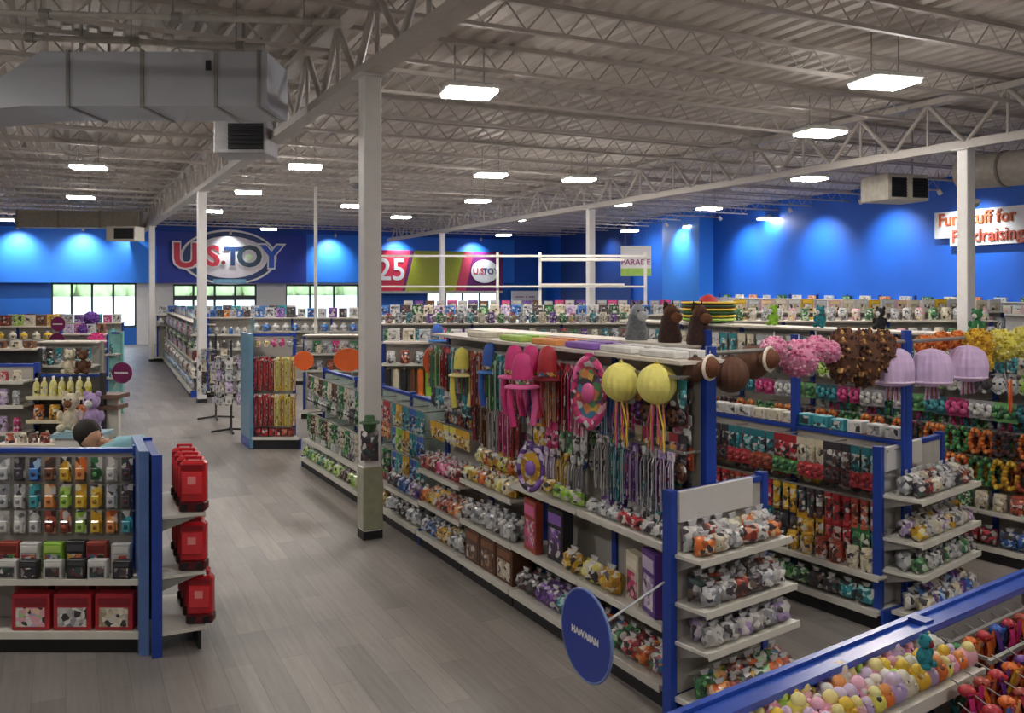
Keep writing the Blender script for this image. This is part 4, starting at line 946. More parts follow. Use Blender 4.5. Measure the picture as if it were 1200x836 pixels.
# lower part behind the column
plL = 'lower rack behind the near white column'
row(gL, .05, 1.0, 1.36, .11, .1, 'packet', ['teal', 'blue', 'teal', 'gold'], 'pegged in the top row just past the white column', w_=.095, h=.24)
row(gL, .05, 1.0, 1.09, .11, .1, 'packet', ['blue', 'teal', 'gold', 'lime'], 'pegged in the middle row just past the white column', w_=.095, h=.24)
row(gL, .05, 1.0, .81, .11, .1, 'packet', ['teal', 'blue', 'gold'], 'pegged in the low row just past the white column', w_=.095, h=.24)
row(gL, .05, 1.0, .43, .1, .14, 'bag', ['purple', 'blue', 'darkmix'], 'on the shelf just past the white column', w_=.16, h=.2, d=.14)
row(gL, .05, 1.0, .162, .08, .14, 'bag', ['silver', 'darkmix'], 'at floor level just past the white column', w_=.16, h=.18, d=.14, back=1)
for bi, (c1_, c2_, c3_, nm) in enumerate(((['red', 'white', 'green'], ['orange', 'darkmix', 'red'], ['gold', 'lime'], 'second low bay'), (['green', 'white', 'cream'], ['green', 'darkmix', 'white'], ['lime', 'brown'], 'third low bay'), (['brown', 'cream', 'green'], ['white', 'green', 'silver'], ['lime', 'green'], 'farthest low bay'))):
    s0 = B * (bi + 1); ee = .5 if bi == 2 else 0
    row(gL, s0 + .05, s0 + 1.0 + ee, 1.36, .11, .11, 'packet', c1_, 'in the top row of the ' + nm, w_=.1, h=.24)
    row(gL, s0 + .05, s0 + 1.0 + ee, 1.09, .11, .11, 'mask', c2_, 'in the middle row of the ' + nm, r=.065)
    row(gL, s0 + .05, s0 + 1.0 + ee, .81, .11, .10, 'tube', c1_[::-1], 'in the low row of the ' + nm, L=.27, r=.032)
    row(gL, s0 + .05, s0 + 1.0 + ee, .44, .1, .13, 'carton', c2_[::-1], 'on the shelf of the ' + nm, w_=.12, h=.17, d=.1)
    row(gL, s0 + .05, s0 + 1.0 + ee, .162, .08, .15, 'bag', c3_, 'on the bottom shelf of the ' + nm, w_=.17, h=.19, d=.14, back=1)

# ---- endcaps with the bagged goods
def endcap(post, e, m, wd, levels, label, hdrw, pal_rows, place, header=(1.24, 1.43), dep=.34, bin_=True):
    g = Gon(Vector(post) + m * dep, e, -m, [0, wd], dep, 1.42, False, label, [levels], end0=False, end1=False, kick=.16, back=M('b5b2ab', .6))
    q = MB(); c = [g.L(.035, dep - .05, header[0]), g.L(hdrw, dep - .05, header[0]), g.L(hdrw, dep - .02, header[0]), g.L(.035, dep - .02, header[0])]
    q.hexa(c + [Vector((v.x, v.y, header[1])) for v in c], M('cbc9c6', .5, var=.03)); obj('header_board', q, g.t)
    g.sfx = 'from the blue post'
    zs = [(z, dp) for z, dp in levels] + [(.16, dep)]
    for i, ((z, dp), pals) in enumerate(zip(zs, pal_rows)):
        lv = ('top', 'second', 'third', 'bottom')[i]
        t_ = dep - dp + .07
        for k in range(2):
            row(g, .07, wd - .05, z + .004, t_ + k * .11, .125, 'bag', pals if k == 0 else pals[::-1], '%s on the %s shelf of the %s' % ('in front' if k == 0 else 'behind', lv, place), w_=.15, h=.19 if k else .15, d=.12, run=1, seed=i * 5 + k, rzj=.3, jit=.02)
    return g
mG = Vector((.61, -.79)); eG = Vector((.79, .61))
gG = endcap((.985, 5.59), eG, mG, .92, [(1.045, .24), (.746, .28), (.505, .30)], 'endcap of the tall main rack with three slanted white shelves of bagged goods', .76,
    [['orange', 'cream', 'white', 'rust', 'white'], ['silver', 'white', 'rust', 'darkmix'], ['white', 'silver', 'lilac'], ['orange', 'rust', 'mixed', 'green']], 'nearer bagged-goods endcap')
mI = Vector((.66, -.75)); eI = Vector((.75, .66))
gI = endcap((2.92, 7.14), eI, mI, 1.12, [(1.058, .34), (.72, .34), (.466, .34)], 'endcap of the second rack with white header and bagged goods', .66,
    [['darkmix', 'rust', 'cream', 'white', 'silver'], ['gold', 'white', 'cream', 'lilac'], ['green', 'white', 'silver'], ['cream', 'purple', 'blue', 'white']], 'further bagged-goods endcap', dep=.38)

# ---- second rack (H)
dH = Vector((-.55, .835)); iH = Vector((.835, .55)); OH = Vector((2.87, 7.03))
gH = Gon(OH, dH, iH, [0, 1.1, 2.2], .38, 1.46, True, 'second blue rack with tall uprights and dark red packets behind the nearer endcap', [[(.42, .36)], [(.42, .36)]],
         bars=[[(1.40, .16), (1.19, .16), (.98, .16), (.76, .16)]] * 2, uz=2.28, end1=False)
gH2 = Gon(OH + dH * 2.23, dH, iH, [0, 1.1, 2.2, 3.3, 4.4], .38, 2.1, True, 'tall back part of the second rack with plush horses on top', [[(1.1, .34), (.6, .34)]] * 4, bars=[[(2.02, .16), (1.7, .16), (1.4, .16)]] * 4, topboard=True, end0=False)
hp = [['teal', 'darkmix', 'cream', 'red', 'teal'], ['red', 'darkmix', 'red', 'green', 'rust'], ['rust', 'red', 'darkmix', 'gold', 'red'], ['green', 'red', 'gold', 'darkmix', 'teal']]
for r_, z in enumerate((1.39, 1.18, .97, .75)):
    row(gH, .08, 2.15, z, .15, .088, ('packet', 'bow', 'tube', 'packet')[r_], hp[r_], 'in the %s peg row of the second blue rack' % ('top', 'second', 'third', 'lowest')[r_], run=3, **(dict(w_=.09, h=.2), dict(r=.05), dict(L=.23, r=.03), dict(w_=.09, h=.2))[r_])
    row(gH, .12, 2.15, z - .05, .27, .10, ('bow', 'mask', 'bow', 'mask')[r_], hp[(r_ + 1) % 4], 'deep in the %s peg row of the second blue rack' % ('top', 'second', 'third', 'lowest')[r_], run=2, simple=True, r=.055)
row(gH, .08, 2.15, .422, .1, .14, 'jar', ['cream', 'rust', 'gold', 'darkmix'], 'on the upper low shelf of the second blue rack', r=.055, h=.17, back=1)
row(gH, .08, 2.15, .162, .08, .15, 'bag', ['teal', 'darkmix', 'green', 'cream'], 'on the floor shelf of the second blue rack', w_=.16, h=.17, d=.13)
row(gH, .05, 2.15, 1.465, .38, .17, 'carton', ['white', 'teal', 'cream'], 'sitting on top of the second blue rack', w_=.14, h=.10, d=.12, run=3)
for r_, z in enumerate((2.0, 1.68, 1.38)):
    row(gH2, .06, 4.3, z, .15, .15, ('mask', 'packet', 'bow')[r_], [['white', 'silver', 'pink', 'teal'], ['white', 'rust', 'brown', 'lilac'], ['darkmix', 'teal', 'cream', 'brown']][r_], 'in peg row %s of the tall rack under the plush horses' % ('one', 'two', 'three')[r_], run=2, **(dict(r=.085), dict(w_=.14, h=.27), dict(r=.085))[r_])
row(gH2, .06, 4.3, 1.105, .15, .15, 'carton', ['cream', 'white', 'rust'], 'on the upper shelf below the plush horses', w_=.14, h=.2, d=.12)
# ---- third rack (J)
dJ = Vector((-.57, .82)); iJ = Vector((.82, .57)); OJ = Vector((5.25, 8.0))
gJ = Gon(OJ, dJ, iJ, [-1.1, 0, 1.1, 2.2, 3.3, 4.4, 5.5, 6.6], .38, 2.2, True, 'third tall rack hung with orange and green bunches beyond the further endcap', [[(.50, .36)]] * 7,
         bars=[[(2.12, .16), (1.84, .16), (1.56, .16), (1.28, .16), (1.0, .16)]] * 7, topboard=True)
jp = [['white', 'silver', 'cream', 'teal'], ['darkmix', 'white', 'lime', 'silver'], ['white', 'pink', 'teal', 'green'], ['orange', 'green', 'orange', 'darkmix'], ['green', 'orange', 'rust', 'gold']]
jk = (('packet', dict(w_=.12, h=.24)), ('mask', dict(r=.075)), ('bow', dict(r=.07)), ('lei', dict(r=.065, ky=1.7)), ('lei', dict(r=.07, ky=1.8)))
for r_, z in enumerate((2.1, 1.83, 1.55, 1.27, .99)):
    nm = ('top', 'second', 'third', 'fourth', 'lowest')[r_]
    row(gJ, -.9, 2.1, z, .15, .12, jk[r_][0], jp[r_], 'in the %s row at the near part of third rack' % nm, run=2, **jk[r_][1])
    row(gJ, 2.2, 6.4, z, .15, .15, jk[r_][0], jp[r_], 'in the %s row of the far half of third rack' % nm, run=2, simple=True, **jk[r_][1])
    if r_ >= 2: row(gJ, -.85, 3.1, z - .08, .27, .12, 'lei', jp[r_][::-1], 'deep in the %s row of the third tall rack' % nm, run=1, simple=True, r=.07, ky=1.6)
row(gJ, -.9, 6.4, .502, .1, .17, 'jar', ['rust', 'cream', 'green', 'gold'], 'on the shelf of the third tall rack', r=.07, h=.18)
row(gJ, -.9, 6.4, .162, .08, .18, 'bag', ['blue', 'red', 'darkmix', 'blue'], 'on the floor shelf of the third tall rack', w_=.18, h=.2, d=.15)
# ---- overhead bar with the tissue balls
b0 = Vector((1.29, 5.91)); bd = Vector((.82, .573)).normalized()
def barY(x):
    r = (x - CX) / F; t_ = (r * b0.y - b0.x) / (bd.x - r * bd.y); return (b0 + bd * t_).y
q = MB(); q.rod((0, 0, 0), (bd.x * 5.4, bd.y * 5.4, 0), .016, STEEL, 8); q2 = []
for s_ in (.03, 2.31, 4.7):
    m_ = MB(); m_.box(bd.x * s_ - .03, bd.x * s_ + .03, bd.y * s_ - .03, bd.y * s_ + .03, -2.27, .045 if s_ != 2.31 else .09, BLUE); q2.append(('post', m_))
thing('overhead_rail', (b0.x, b0.y, 2.27), 0, 'overhead rail on blue posts carrying the row of tissue balls', 'rail', [('cross_bar', q)] + q2)
def hang(kind, pal, x, ytop, lb, dy=0, **kw):
    Y = barY(x) + dy; return good(kind, pal, D(x, ytop, Y), .5, '', unique=lb, **kw)
hang('pom', 'brown', 815, 413, 'small brown tissue ball behind the tall blue upright beside the yellow balls', r=.085, tail=None, dy=.1)
hang('pom', 'brown', 856, 412, 'brown tissue ball nearest the tall blue upright', r=.125, tail=None)
hang('pom', 'brown', 882, 400, 'brown tissue ball next to the pink fluffy balls', r=.12, tail=None, dy=.2)
def K_ringball():
    def f():
        a_ = MB(); a_.ring((0, 0, -.11), .078, .010, .012, M('e6dccb', .7), 28); b_ = MB(); b_.ball((0, .0, -.11), .07, M('6a3d24', .7), 20, 10, rib=.05); c_ = MB(); c_.rod((0, 0, 0), (0, 0, -.03), .004, WHITE, 4)
        return [('white_ring', a_), ('ball', b_), ('hanging_loop', c_)]
    return ('ringball',), f
for x, y, lb in ((832, 411, 'white ringed brown ball beside the tall blue upright'), (902, 402, 'white ringed brown ball before the pink fluffy balls')):
    k_, f_ = K_ringball(); inst('ringed_ball', k_, f_, D(x, y, barY(x) - .12), .8, lb, 'paper ball', None)
for x, y, r_, lb in ((907, 389, .095, 'pink fluffy pompom nearest the brown balls'), (936, 392, .14, 'large pink fluffy pompom in the middle of the pinks'), (956, 388, .10, 'pink fluffy pompom beside the blue middle upright'), (972, 394, .085, 'pink fluffy pompom touching the brown bunches')):
    hang('fluffy', 'pastelpink', x, y, lb, r=r_)
for x, y, r_, lb in ((988, 392, .13, 'shaggy brown bunch next to the pinks'), (1012, 394, .14, 'shaggy brown bunch in the middle of the dark ones'), (1034, 393, .12, 'shaggy brown bunch next to the tall second upright')):
    hang('fluffy', 'brown', x, y, lb, r=r_, sz=1.7)
for x, y, lb in ((1046, 404, 'lavender paper drum half behind the tall upright'), (1092, 406, 'lavender paper drum in full view right by the tall upright'), (1134, 402, 'lavender paper drum next to the yellow pompoms')):
    hang('drum', 'lilac', x, y, lb.replace('right by', 'close by'), dy=-.05)
for x, y, lb in ((1046, 391, 'orange pompom above the half hidden drum'), (1084, 388, 'orange pompom above the full drum'), (1103, 384, 'brightest orange pompom between the two drums'), (1122, 383, 'orange pompom next to the yellow ones')):
    hang('fluffy', 'orange', x, y, lb, r=.09, dy=.25)
for x, y, p_, r_, lb in ((1146, 380, 'gold', .13, 'golden fluffy pompom over the dark yellow one'), (1148, 405, 'gold', .11, 'dark golden pompom hanging lowest of the yellows'), (1172, 381, 'yellow', .15, 'pale yellow fluffy pompom beside the golden ones'), (1200, 378, 'yellow', .15, 'pale yellow pompom cut by the picture edge')):
    hang('fluffy', p_, x, y, lb, r=r_, dy=-.1)

# ---- foreground rack seen over its top rail
mK = Vector((.597, -.802)); eK = Vector((.802, .597)); sK = Vector((.577, 2.635))
gK = Gon(sK + mK * .42, eK, -mK, [-.45, 1.18, 2.75], .42, 1.45, True, 'foreground blue railed rack with pastel figures and bright ribbon streamers', [[(1.36, .23)], [(1.0, .34)]],
         bars=[[], [(1.40, .32), (1.38, .18)]], end0=False, back=M('c2c1bd', .5, var=.04), rail=M('2b50b0', .25, coat=.4), upr=M('1c3a8a', .3))
q = MB()
for tt in (-.045, .045):
    c = [gK.L(-.45, .42 + tt - .012, 1.44), gK.L(2.75, .42 + tt - .012, 1.44), gK.L(2.75, .42 + tt + .012, 1.44), gK.L(-.45, .42 + tt + .012, 1.44)]
    q.hexa(c + [Vector((v.x, v.y, 1.462)) for v in c], M('2b50b0', .25, coat=.4))
obj('double_rail', q, gK.t)
rr = random.Random(12)
pcols = ['pastel', 'lime', 'pastelpink', 'pastelpink', 'orange', 'lilac', 'lilac', 'yellow', 'cream', 'cream', 'gold', 'white']
cadj = {'pastel': 'peach', 'lime': 'lime green', 'pastelpink': 'pink', 'orange': 'orange', 'lilac': 'lilac', 'yellow': 'yellow', 'gold': 'golden', 'green': 'dark green', 'cream': 'cream', 'white': 'greyish white'}
figs = []; strs = []
for k, (tt, dz) in enumerate(((.385, .0), (.335, .0), (.285, .0), (.235, .0))):
    nn = 24
    for i in range(nn):
        a_ = -.1 + (i + .5 + (k % 2) * .3) * (1.26, 1.26, 1.26, 1.26)[k] / nn; p_ = rr.choice(pcols)
        wh = 'rear' if k == 0 else 'inner' if k == 1 else 'outer' if k == 2 else 'front'
        figs.append((inst('pastel_figure', *K_candy(p_, .030), gK.W(a_, tt, 1.362), rr.uniform(-1, 1), '%s round headed figure in the %s row on the foreground rack' % (cadj[p_], wh), 'figure', 'pastel figures %s %s' % (p_, wh), False, rr.uniform(.8, 1.5)), 0))
for i in range(9):
    p_ = ['orange', 'pastelpink', 'yellow'][i % 3]
    inst('pastel_figure', *K_candy(p_, .034), gK.W(-.38 + i * .035, .24 + .05 * (i % 3), 1.362), 0, '%s soft figure at the low end of the foreground rack' % cadj[p_], 'figure', 'soft figures ' + p_)
scol = [('green', 'teal'), ('orange', 'red'), ('red', 'orange'), ('blue', 'purple'), ('red', 'pink'), ('rust', 'orange'), ('red', 'purple'), ('orange', 'gold'), ('purple', 'red'), ('red', 'blue'), ('orange', 'red'), ('rust', 'red'), ('purple', 'pink'), ('red', 'orange'), ('gold', 'orange')]
for k, (tt, z) in enumerate(((.31, 1.40), (.13, 1.385), (.04, 1.36))):
    for i in range(15):
        p_, q2_ = scol[(i + k * 4) % 15]
        wh = ('back', 'middle', 'front')[k]; key, fn = K_streamer(p_, .5, .11, 7, q2_)
        lab = '%s and %s ribbon streamer in the %s row of the foreground rack' % (PAL[p_][0], PAL[q2_][0], wh)
        strs.append((inst('ribbon_streamer', key, fn, gK.W((1.20, .92, .80)[k] + i * .1, tt, z), gK.rz + rr.uniform(-.3, .3), lab, 'streamer', lab), 0))
ordinals(figs, 'from low end'); ordinals(strs, 'from rail joint')
good('plush', 'teal', D(1083, 782, 2.96), gK.rz, '', spot='red', sc=.34, unique='teal plush toy with red snout by the foreground rail joint', noun='')

# ---- blue ended rack with red and yellow bead strands
gE2 = Gon((-4.36, 15.0), (1, 0), U, [0, .80], .4, 1.92, True, 'narrow blue ended rack hung with red and yellow bead strands', [[]], bars=[[(1.86, .1), (1.55, .08), (.92, .08)]], kick=.2)
q = MB(); prism(q, [(-.03, 0), (.03, 0), (.03 + U.x * .85, U.y * .85), (-.03 + U.x * .85, U.y * .85)], .02, 1.93, M('5d87a0', .35)); obj('side_panel', q, gE2.t)
sts = []
for r_, (z, L_) in enumerate(((1.54, .56), (.91, .52))):
    for i in range(8):
        p_ = 'red' if i < 4 else ('gold' if i % 2 else 'yellow'); lab = '%s long bead strands in the %s row of the narrow blue rack' % ('dark red' if i < 4 else 'golden' if i % 2 else 'yellow', ('upper', 'lower')[r_])
        key, fn = K_strands(p_, L_, .09, 7); sts.append((inst('bead_strand', key, fn, gE2.W(.08 + i * .09, .06, z), gE2.rz, lab, 'beads', lab), 0))
ordinals(sts, 'from blue side')
row(gE2, .06, .74, .212, .08, .11, 'carton', ['red', 'red', 'rust', 'lime'], 'on the base of the narrow blue rack', w_=.1, h=.13, d=.1, simple=True)
row(gE2, .06, .74, 1.84, .1, .12, 'mask', ['pastel', 'pink', 'silver'], 'at the top of the narrow blue rack', r=.055, simple=True)

# ---- racks on the far side of the aisle, towards the entrance
def crossrack(x0, x1, Y, h, label, lv, bars_, kinds, place, slope=.0, inn=None, board=True, bay=1.2, dep=.38, upr=BLUE, back=BACK, lipm=None, name='store_rack'):
    X0, X1 = (x0 - CX) / F * Y, (x1 - CX) / F * Y; w_ = X1 - X0; n_ = max(1, round(w_ / bay)); bays = [w_ * i / n_ for i in range(n_ + 1)]
    d_ = Vector((1, slope)).normalized()
    g = Gon((X0, Y), d_, inn or Vector((-d_.y, d_.x)), bays, dep, h, False, label, [lv] * n_, bars=[bars_] * n_, topboard=board, end0=False, end1=False, upr=upr, back=back, lipm=lipm, name=name)
    g.sfx = 'from its aisle end' if x1 < 140 else 'from its far end' if x1 < 350 else 'from the near column side'
    for (kind, z, t_, step, pals, nm, kw) in kinds:
        if kind == 'carton' and 'shelf' in nm: kind = 'bottle' if Y > 20 else 'jar'; kw = dict(r=kw['w_'] * .44, h=kw['h'] * .95)
        sf = g.sfx; g.sfx = None; made_ = row(g, .04, w_ - .04, z, t_, step, kind, pals, nm + ' ' + place, simple=True, run=1, **kw); g.sfx = sf
        ordinals(made_[::-1] if x1 < 350 else made_, 'from aisle end' if x1 < 140 else 'from column end' if x1 > 350 else 'from this side')
    return g
YB = M('d8cfae', .5)
gB = crossrack(26, 104, 10.9, 1.62, 'cream shelved rack of yellow bottles behind the near blue rack', [(1.37, .3), (1.08, .3), (.74, .3)], [], [], '', board=False, lipm=YB, back=M('4a4640', .6), upr=DARK)
for r_, (kind, z, p_, kw, st) in enumerate((('bottle', 1.372, ['yellow'], dict(h=.24, r=.042), .10), ('jar', 1.082, ['orange', 'gold', 'orange'], dict(r=.065, h=.18), .15), ('bottle', .742, ['green', 'lime'], dict(h=.2, r=.045), .11))):
    row(gB, .04, .78, z, .14, st, kind, p_, 'on the %s cream shelf behind the near rack' % ('top', 'middle', 'low')[r_], run=1, back=0, **kw)
gB2 = crossrack(-70, 24, 10.9, 1.75, 'white shelved rack cut by the picture edge beside the yellow bottles', [(1.56, .3), (1.26, .3), (.93, .3)], [],
    [('carton', 1.262, .12, .13, ['pink', 'lilac', 'silver'], 'on the upper shelf', dict(w_=.11, h=.2)), ('carton', .932, .12, .13, ['lilac', 'pink'], 'on the middle shelf', dict(w_=.11, h=.2)), ('jar', 1.562, .14, .13, ['red', 'cream'], 'on the top shelf', dict(r=.05, h=.12))],
    'of the rack cut by the edge', board=False)
# low table row just behind the near rack: heads of boxed goods
crossrack(-20, 62, 9.3, 1.02, 'low rack right behind the near rack by the yellow bottles', [], [], [('jar', 1.03, .3, .12, ['rust', 'cream', 'brown'], 'on top', dict(r=.05, h=.12))], 'of the low rack behind the near one', board=True)
# small brown endcap shelves beside the plum sign
t = empty('side_shelf', D(131, 500, 11.4)); t.location.z = 0; tag(t, 'small brown two-tier shelf stand under the plum round sign', 'shelf')
for (x0_, x1_, z, nm) in ((-.16, .16, 1.36, 'shelf'), (-.10, .14, 1.22, 'shelf')):
    q = MB(); q.box(x0_, x1_, -.16, .16, z - .05, z, M('6d5448', .6)); obj(nm, q, t)
q = MB(); q.box(-.10, .10, -.04, .04, 0, 1.32, WHITE); obj('column', q, t); q = MB(); q.box(-.18, .18, -.16, .16, 0, .06, BLACK); obj('base', q, t)
disc_sign(D(143, 437, 11.3), .128, -.1, M('6c1550', .4), 'plum round sign with white lettering at the aisle corner', arm=(-.12, .01, -.2), marks=True)
# plush beside the person
t = empty('display_stand', D(97, 500, 9.6)); t.location.z = 0; tag(t, 'white pedestal bin carrying the pink plush toys', 'stand')
q = MB(); q.cbox(-.22, .22, -.16, .16, 0, 1.12, WHITE, .01); obj('bin', q, t); q = MB(); q.box(-.25, .25, -.19, .19, 1.12, 1.16, M('8fb4c0')); obj('tray', q, t)
for x, dz, p_, lb in ((84, 0, 'cream', 'cream and brown plush toy on the pedestal above the dark haired person'), (108, 0, 'lilac', 'lilac plush toy leaning beside the cream one')):
    Y = 9.6; good('plush', p_, Vector(((x - CX) / F * Y, Y, 1.165)), 0, '', spot='brown' if x < 100 else 'white', sc=1.3, unique=lb)
for x, p_, lb in ((82, 'cream', 'cream plush toy sitting on top of the bottle rack'), (98, 'brown', 'brown plush toy sitting on top of the bottle rack')):
    Y = 11.25; good('plush', p_, Vector(((x - CX) / F * Y, Y, 1.625)), 0, '', sc=.95, unique=lb)
# racks further back on that side
crossrack(-40, 33, 15.5, 1.62, 'dark rack with red goods behind the bottle rack', [(1.25, .3)], [], [('carton', 1.252, .12, .2, ['red', 'rust', 'red'], 'on the upper shelf', dict(w_=.17, h=.15)), ('carton', 1.645, .3, .2, ['cream', 'brown'], 'on top', dict(w_=.17, h=.12))], 'of the dark rack behind the bottles', back=DARK, upr=DARK)
crossrack(36, 108, 16.2, 1.70, 'grey rack with teal and dark goods in front of the big window', [(1.3, .3)], [(1.62, .12)], [('packet', 1.6, .1, .16, ['silver', 'darkmix', 'teal'], 'on the pegs', dict(w_=.13, h=.22)), ('carton', 1.302, .12, .17, ['darkmix', 'teal', 'silver'], 'on the shelf', dict(w_=.14, h=.13))], 'of the grey rack before the window', upr=STEEL)
crossrack(-40, 62, 21, 1.78, 'long rack of olive and brown boxes under the blue wall', [(1.5, .3)], [], [('carton', 1.805, .32, .26, ['brown', 'gold', 'rust', 'lime', 'cream'], 'on top', dict(w_=.24, h=.26)), ('carton', 1.502, .12, .26, ['gold', 'cream'], 'on the shelf', dict(w_=.22, h=.2))], 'of the olive rack under the blue wall')
crossrack(64, 118, 20.5, 1.62, 'rack with pink and plum goods below the big window', [(1.3, .3)], [], [('carton', 1.645, .32, .2, ['lilac', 'pink', 'silver', 'brown'], 'on top', dict(w_=.17, h=.22)), ('jar', 1.302, .12, .17, ['purple', 'silver'], 'on the shelf', dict(r=.07, h=.2))], 'of the plum rack below the window')
crossrack(0, 138, 29, 1.55, 'low long rack standing close to the big window', [(1.2, .3)], [], [('carton', 1.575, .32, .3, ['silver', 'purple', 'brown', 'teal', 'pink', 'white'], 'on top', dict(w_=.27, h=.28)), ('carton', 1.202, .12, .3, ['silver', 'teal'], 'on the shelf', dict(w_=.25, h=.22))], 'of the long rack close to the window')
t = crossrack(120, 134, 19, 1.75, 'pale teal display tower at the aisle below the window', [(1.3, .3), (.8, .3)], [], [('jar', 1.302, .14, .1, ['teal', 'silver'], 'in the upper part', dict(r=.04, h=.2)), ('jar', .802, .14, .1, ['teal', 'white'], 'in the lower part', dict(r=.04, h=.2))], 'of the teal tower', upr=M('7ab8b4', .5), back=M('8cc4c0', .5), bay=.3, board=False)
for (x, y, dd, r_, lb) in ((67, 400, 19.5, .17, 'plum round sign above the plum rack, lower one of two'), (68, 380, 20.2, .16, 'plum round sign above the plum rack, upper one of two')):
    disc_sign(D(x, y, dd), r_, 0, M('7a1a5a', .4), lb, arm=(.1, 1.14, -.245) if y == 400 else (.1, .6, -.25), marks=True)
for x, y, dd, r_, p_, lb in ((99, 385, 20.9, .16, 'purple', 'plum fluffy pompom in front of the big window'), (107, 372, 21.0, .17, 'purple', 'dark plum pompom highest in front of the big window'), (113, 398, 20.0, .19, 'pink', 'deep pink pompom below the plum ones by the window')):
    good('fluffy', p_, D(x, y - r_ * F / dd, dd), 0, '', simple=True, unique=lb, r=r_)
# entrance-side run along the aisle
dD = Vector((-.41, .91)); iD = Vector((.91, .41)); OD = Vector((-7.95, 22.1))
gD = Gon(OD, dD, iD, [0, 1.8, 3.6, 5.4, 7.2, 9.0, 10.8, 12.6], .4, 1.78, True, 'long rack lining the far part of the aisle towards the entrance', [[(.9, .34), (.5, .34)]] * 7, bars=[[(1.7, .14), (1.35, .14)]] * 7, topboard=True)
for r_, (kind, z, pals, kw) in enumerate((('packet', 1.69, ['silver', 'cream', 'pink', 'darkmix'], dict(w_=.17, h=.28)), ('mask', 1.33, ['green', 'lime', 'white', 'brown'], dict(r=.09)), ('carton', .905, ['rust', 'silver', 'orange', 'darkmix'], dict(w_=.18, h=.25)), ('bottle', .505, ['cream', 'silver', 'brown'], dict(h=.28, r=.08)), ('bag', .18, ['white', 'silver', 'teal'], dict(w_=.2, h=.22)))):
    row(gD, .1, 12.4, z, .1, .25, kind, pals, 'on level %s of the long entrance side rack' % ('one', 'two', 'three', 'four', 'five')[r_], simple=True, run=2, **kw)
row(gD, .1, 12.4, 1.81, .4, .33, 'box', ['blue', 'silver', 'purple', 'teal', 'brown'], 'on top of the long entrance side rack', simple=True, run=1, w_=.22, h=.26)
crossrack(222, 291, 22.2, 1.95, 'grey shelf unit of small goods behind the spinner racks', [(1.55, .3), (1.2, .3), (.85, .3), (.5, .3)], [],
    [('carton', 1.555, .12, .16, ['silver', 'white', 'blue'], 'on the top shelf', dict(w_=.12, h=.2)), ('carton', 1.205, .12, .16, ['white', 'darkmix', 'silver'], 'on the second shelf', dict(w_=.12, h=.2)), ('carton', .855, .12, .16, ['lilac', 'silver', 'cream'], 'on the third shelf', dict(w_=.12, h=.2)), ('carton', .505, .12, .16, ['darkmix', 'silver'], 'on the fourth shelf', dict(w_=.12, h=.2)), ('carton', 1.975, .3, .17, ['orange', 'silver', 'blue', 'darkmix'], 'on top', dict(w_=.14, h=.18))], 'behind the spinner racks', upr=M('6a8f9a', .5))
# spinner racks
def spinner(x, y, h, label, pals):
    p = G(x, y); t = empty('spinner_rack', p); tag(t, label, 'spinner rack')
    q = MB(); q.rod((0, 0, .03), (0, 0, h), .02, DARK, 8); obj('pole', q, t)
    q = MB()
    for i in range(4): a_ = PI / 2 * i + .4; q.rod((0, 0, .05), (.36 * math.cos(a_), .36 * math.sin(a_), .02), .02, BLACK, 6)
    obj('foot', q, t)
    for k in range(4):
        z = .75 + k * (h - .85) / 4; q = MB(); q.ring((0, 0, 0), .01, .01, .01, STEEL)
        q = MB()
        for i in range(16): a0_, a1_ = 2 * PI * i / 16, 2 * PI * (i + 1) / 16; q.rod((.3 * math.cos(a0_), .3 * math.sin(a0_), z), (.3 * math.cos(a1_), .3 * math.sin(a1_), z), .008, STEEL, 4)
        for i in range(4): a0_ = PI / 2 * i; q.rod((0, 0, z), (.3 * math.cos(a0_), .3 * math.sin(a0_), z), .007, STEEL, 4)
        obj('wire_ring', q, t)
        for i in range(9):
            a_ = 2 * PI * i / 9; pp_ = Vector((p.x + .3 * math.cos(a_), p.y + .3 * math.sin(a_), z)); lab = '%s card on tier %s of the %s' % (PAL[pals[(i + k) % len(pals)]][0], ('one', 'two', 'three', 'four')[3 - k], label.split(' with')[0])
            key, fn = K_blister(pals[(i + k) % len(pals)], .14, .22, 18); inst('hanging_card', key, fn, pp_, a_ + PI / 2, lab, 'card', lab, True)
spinner(271, 506, 1.72, 'front spinner rack with pale cards and crossed black foot', ['silver', 'white', 'lilac'])
spinner(253, 491, 1.76, 'rear spinner rack with grey cards half hidden by the front one', ['silver', 'darkmix', 'cream'])
# entrance area racks seen as a strip of goods
crossrack(180, 345, 33, 1.7, 'long low rack before the entrance doors', [(1.35, .3)], [], [('carton', 1.725, .32, .34, ['silver', 'blue', 'darkmix', 'teal', 'white'], 'on top', dict(w_=.3, h=.33)), ('carton', 1.352, .12, .34, ['silver', 'rust', 'blue'], 'on the shelf', dict(w_=.3, h=.25))], 'of the rack before the doors')
crossrack(292, 432, 25, 1.85, 'rack of blue and grey goods left of the near column before the window', [(1.5, .3), (1.1, .3)], [], [('carton', 1.875, .32, .28, ['blue', 'silver', 'purple', 'darkmix', 'white'], 'on top', dict(w_=.24, h=.28)), ('carton', 1.502, .12, .27, ['silver', 'blue', 'white'], 'on the upper shelf', dict(w_=.24, h=.24)), ('carton', 1.102, .12, .27, ['darkmix', 'cream'], 'on the low shelf', dict(w_=.24, h=.24))], 'of the blue and grey rack')
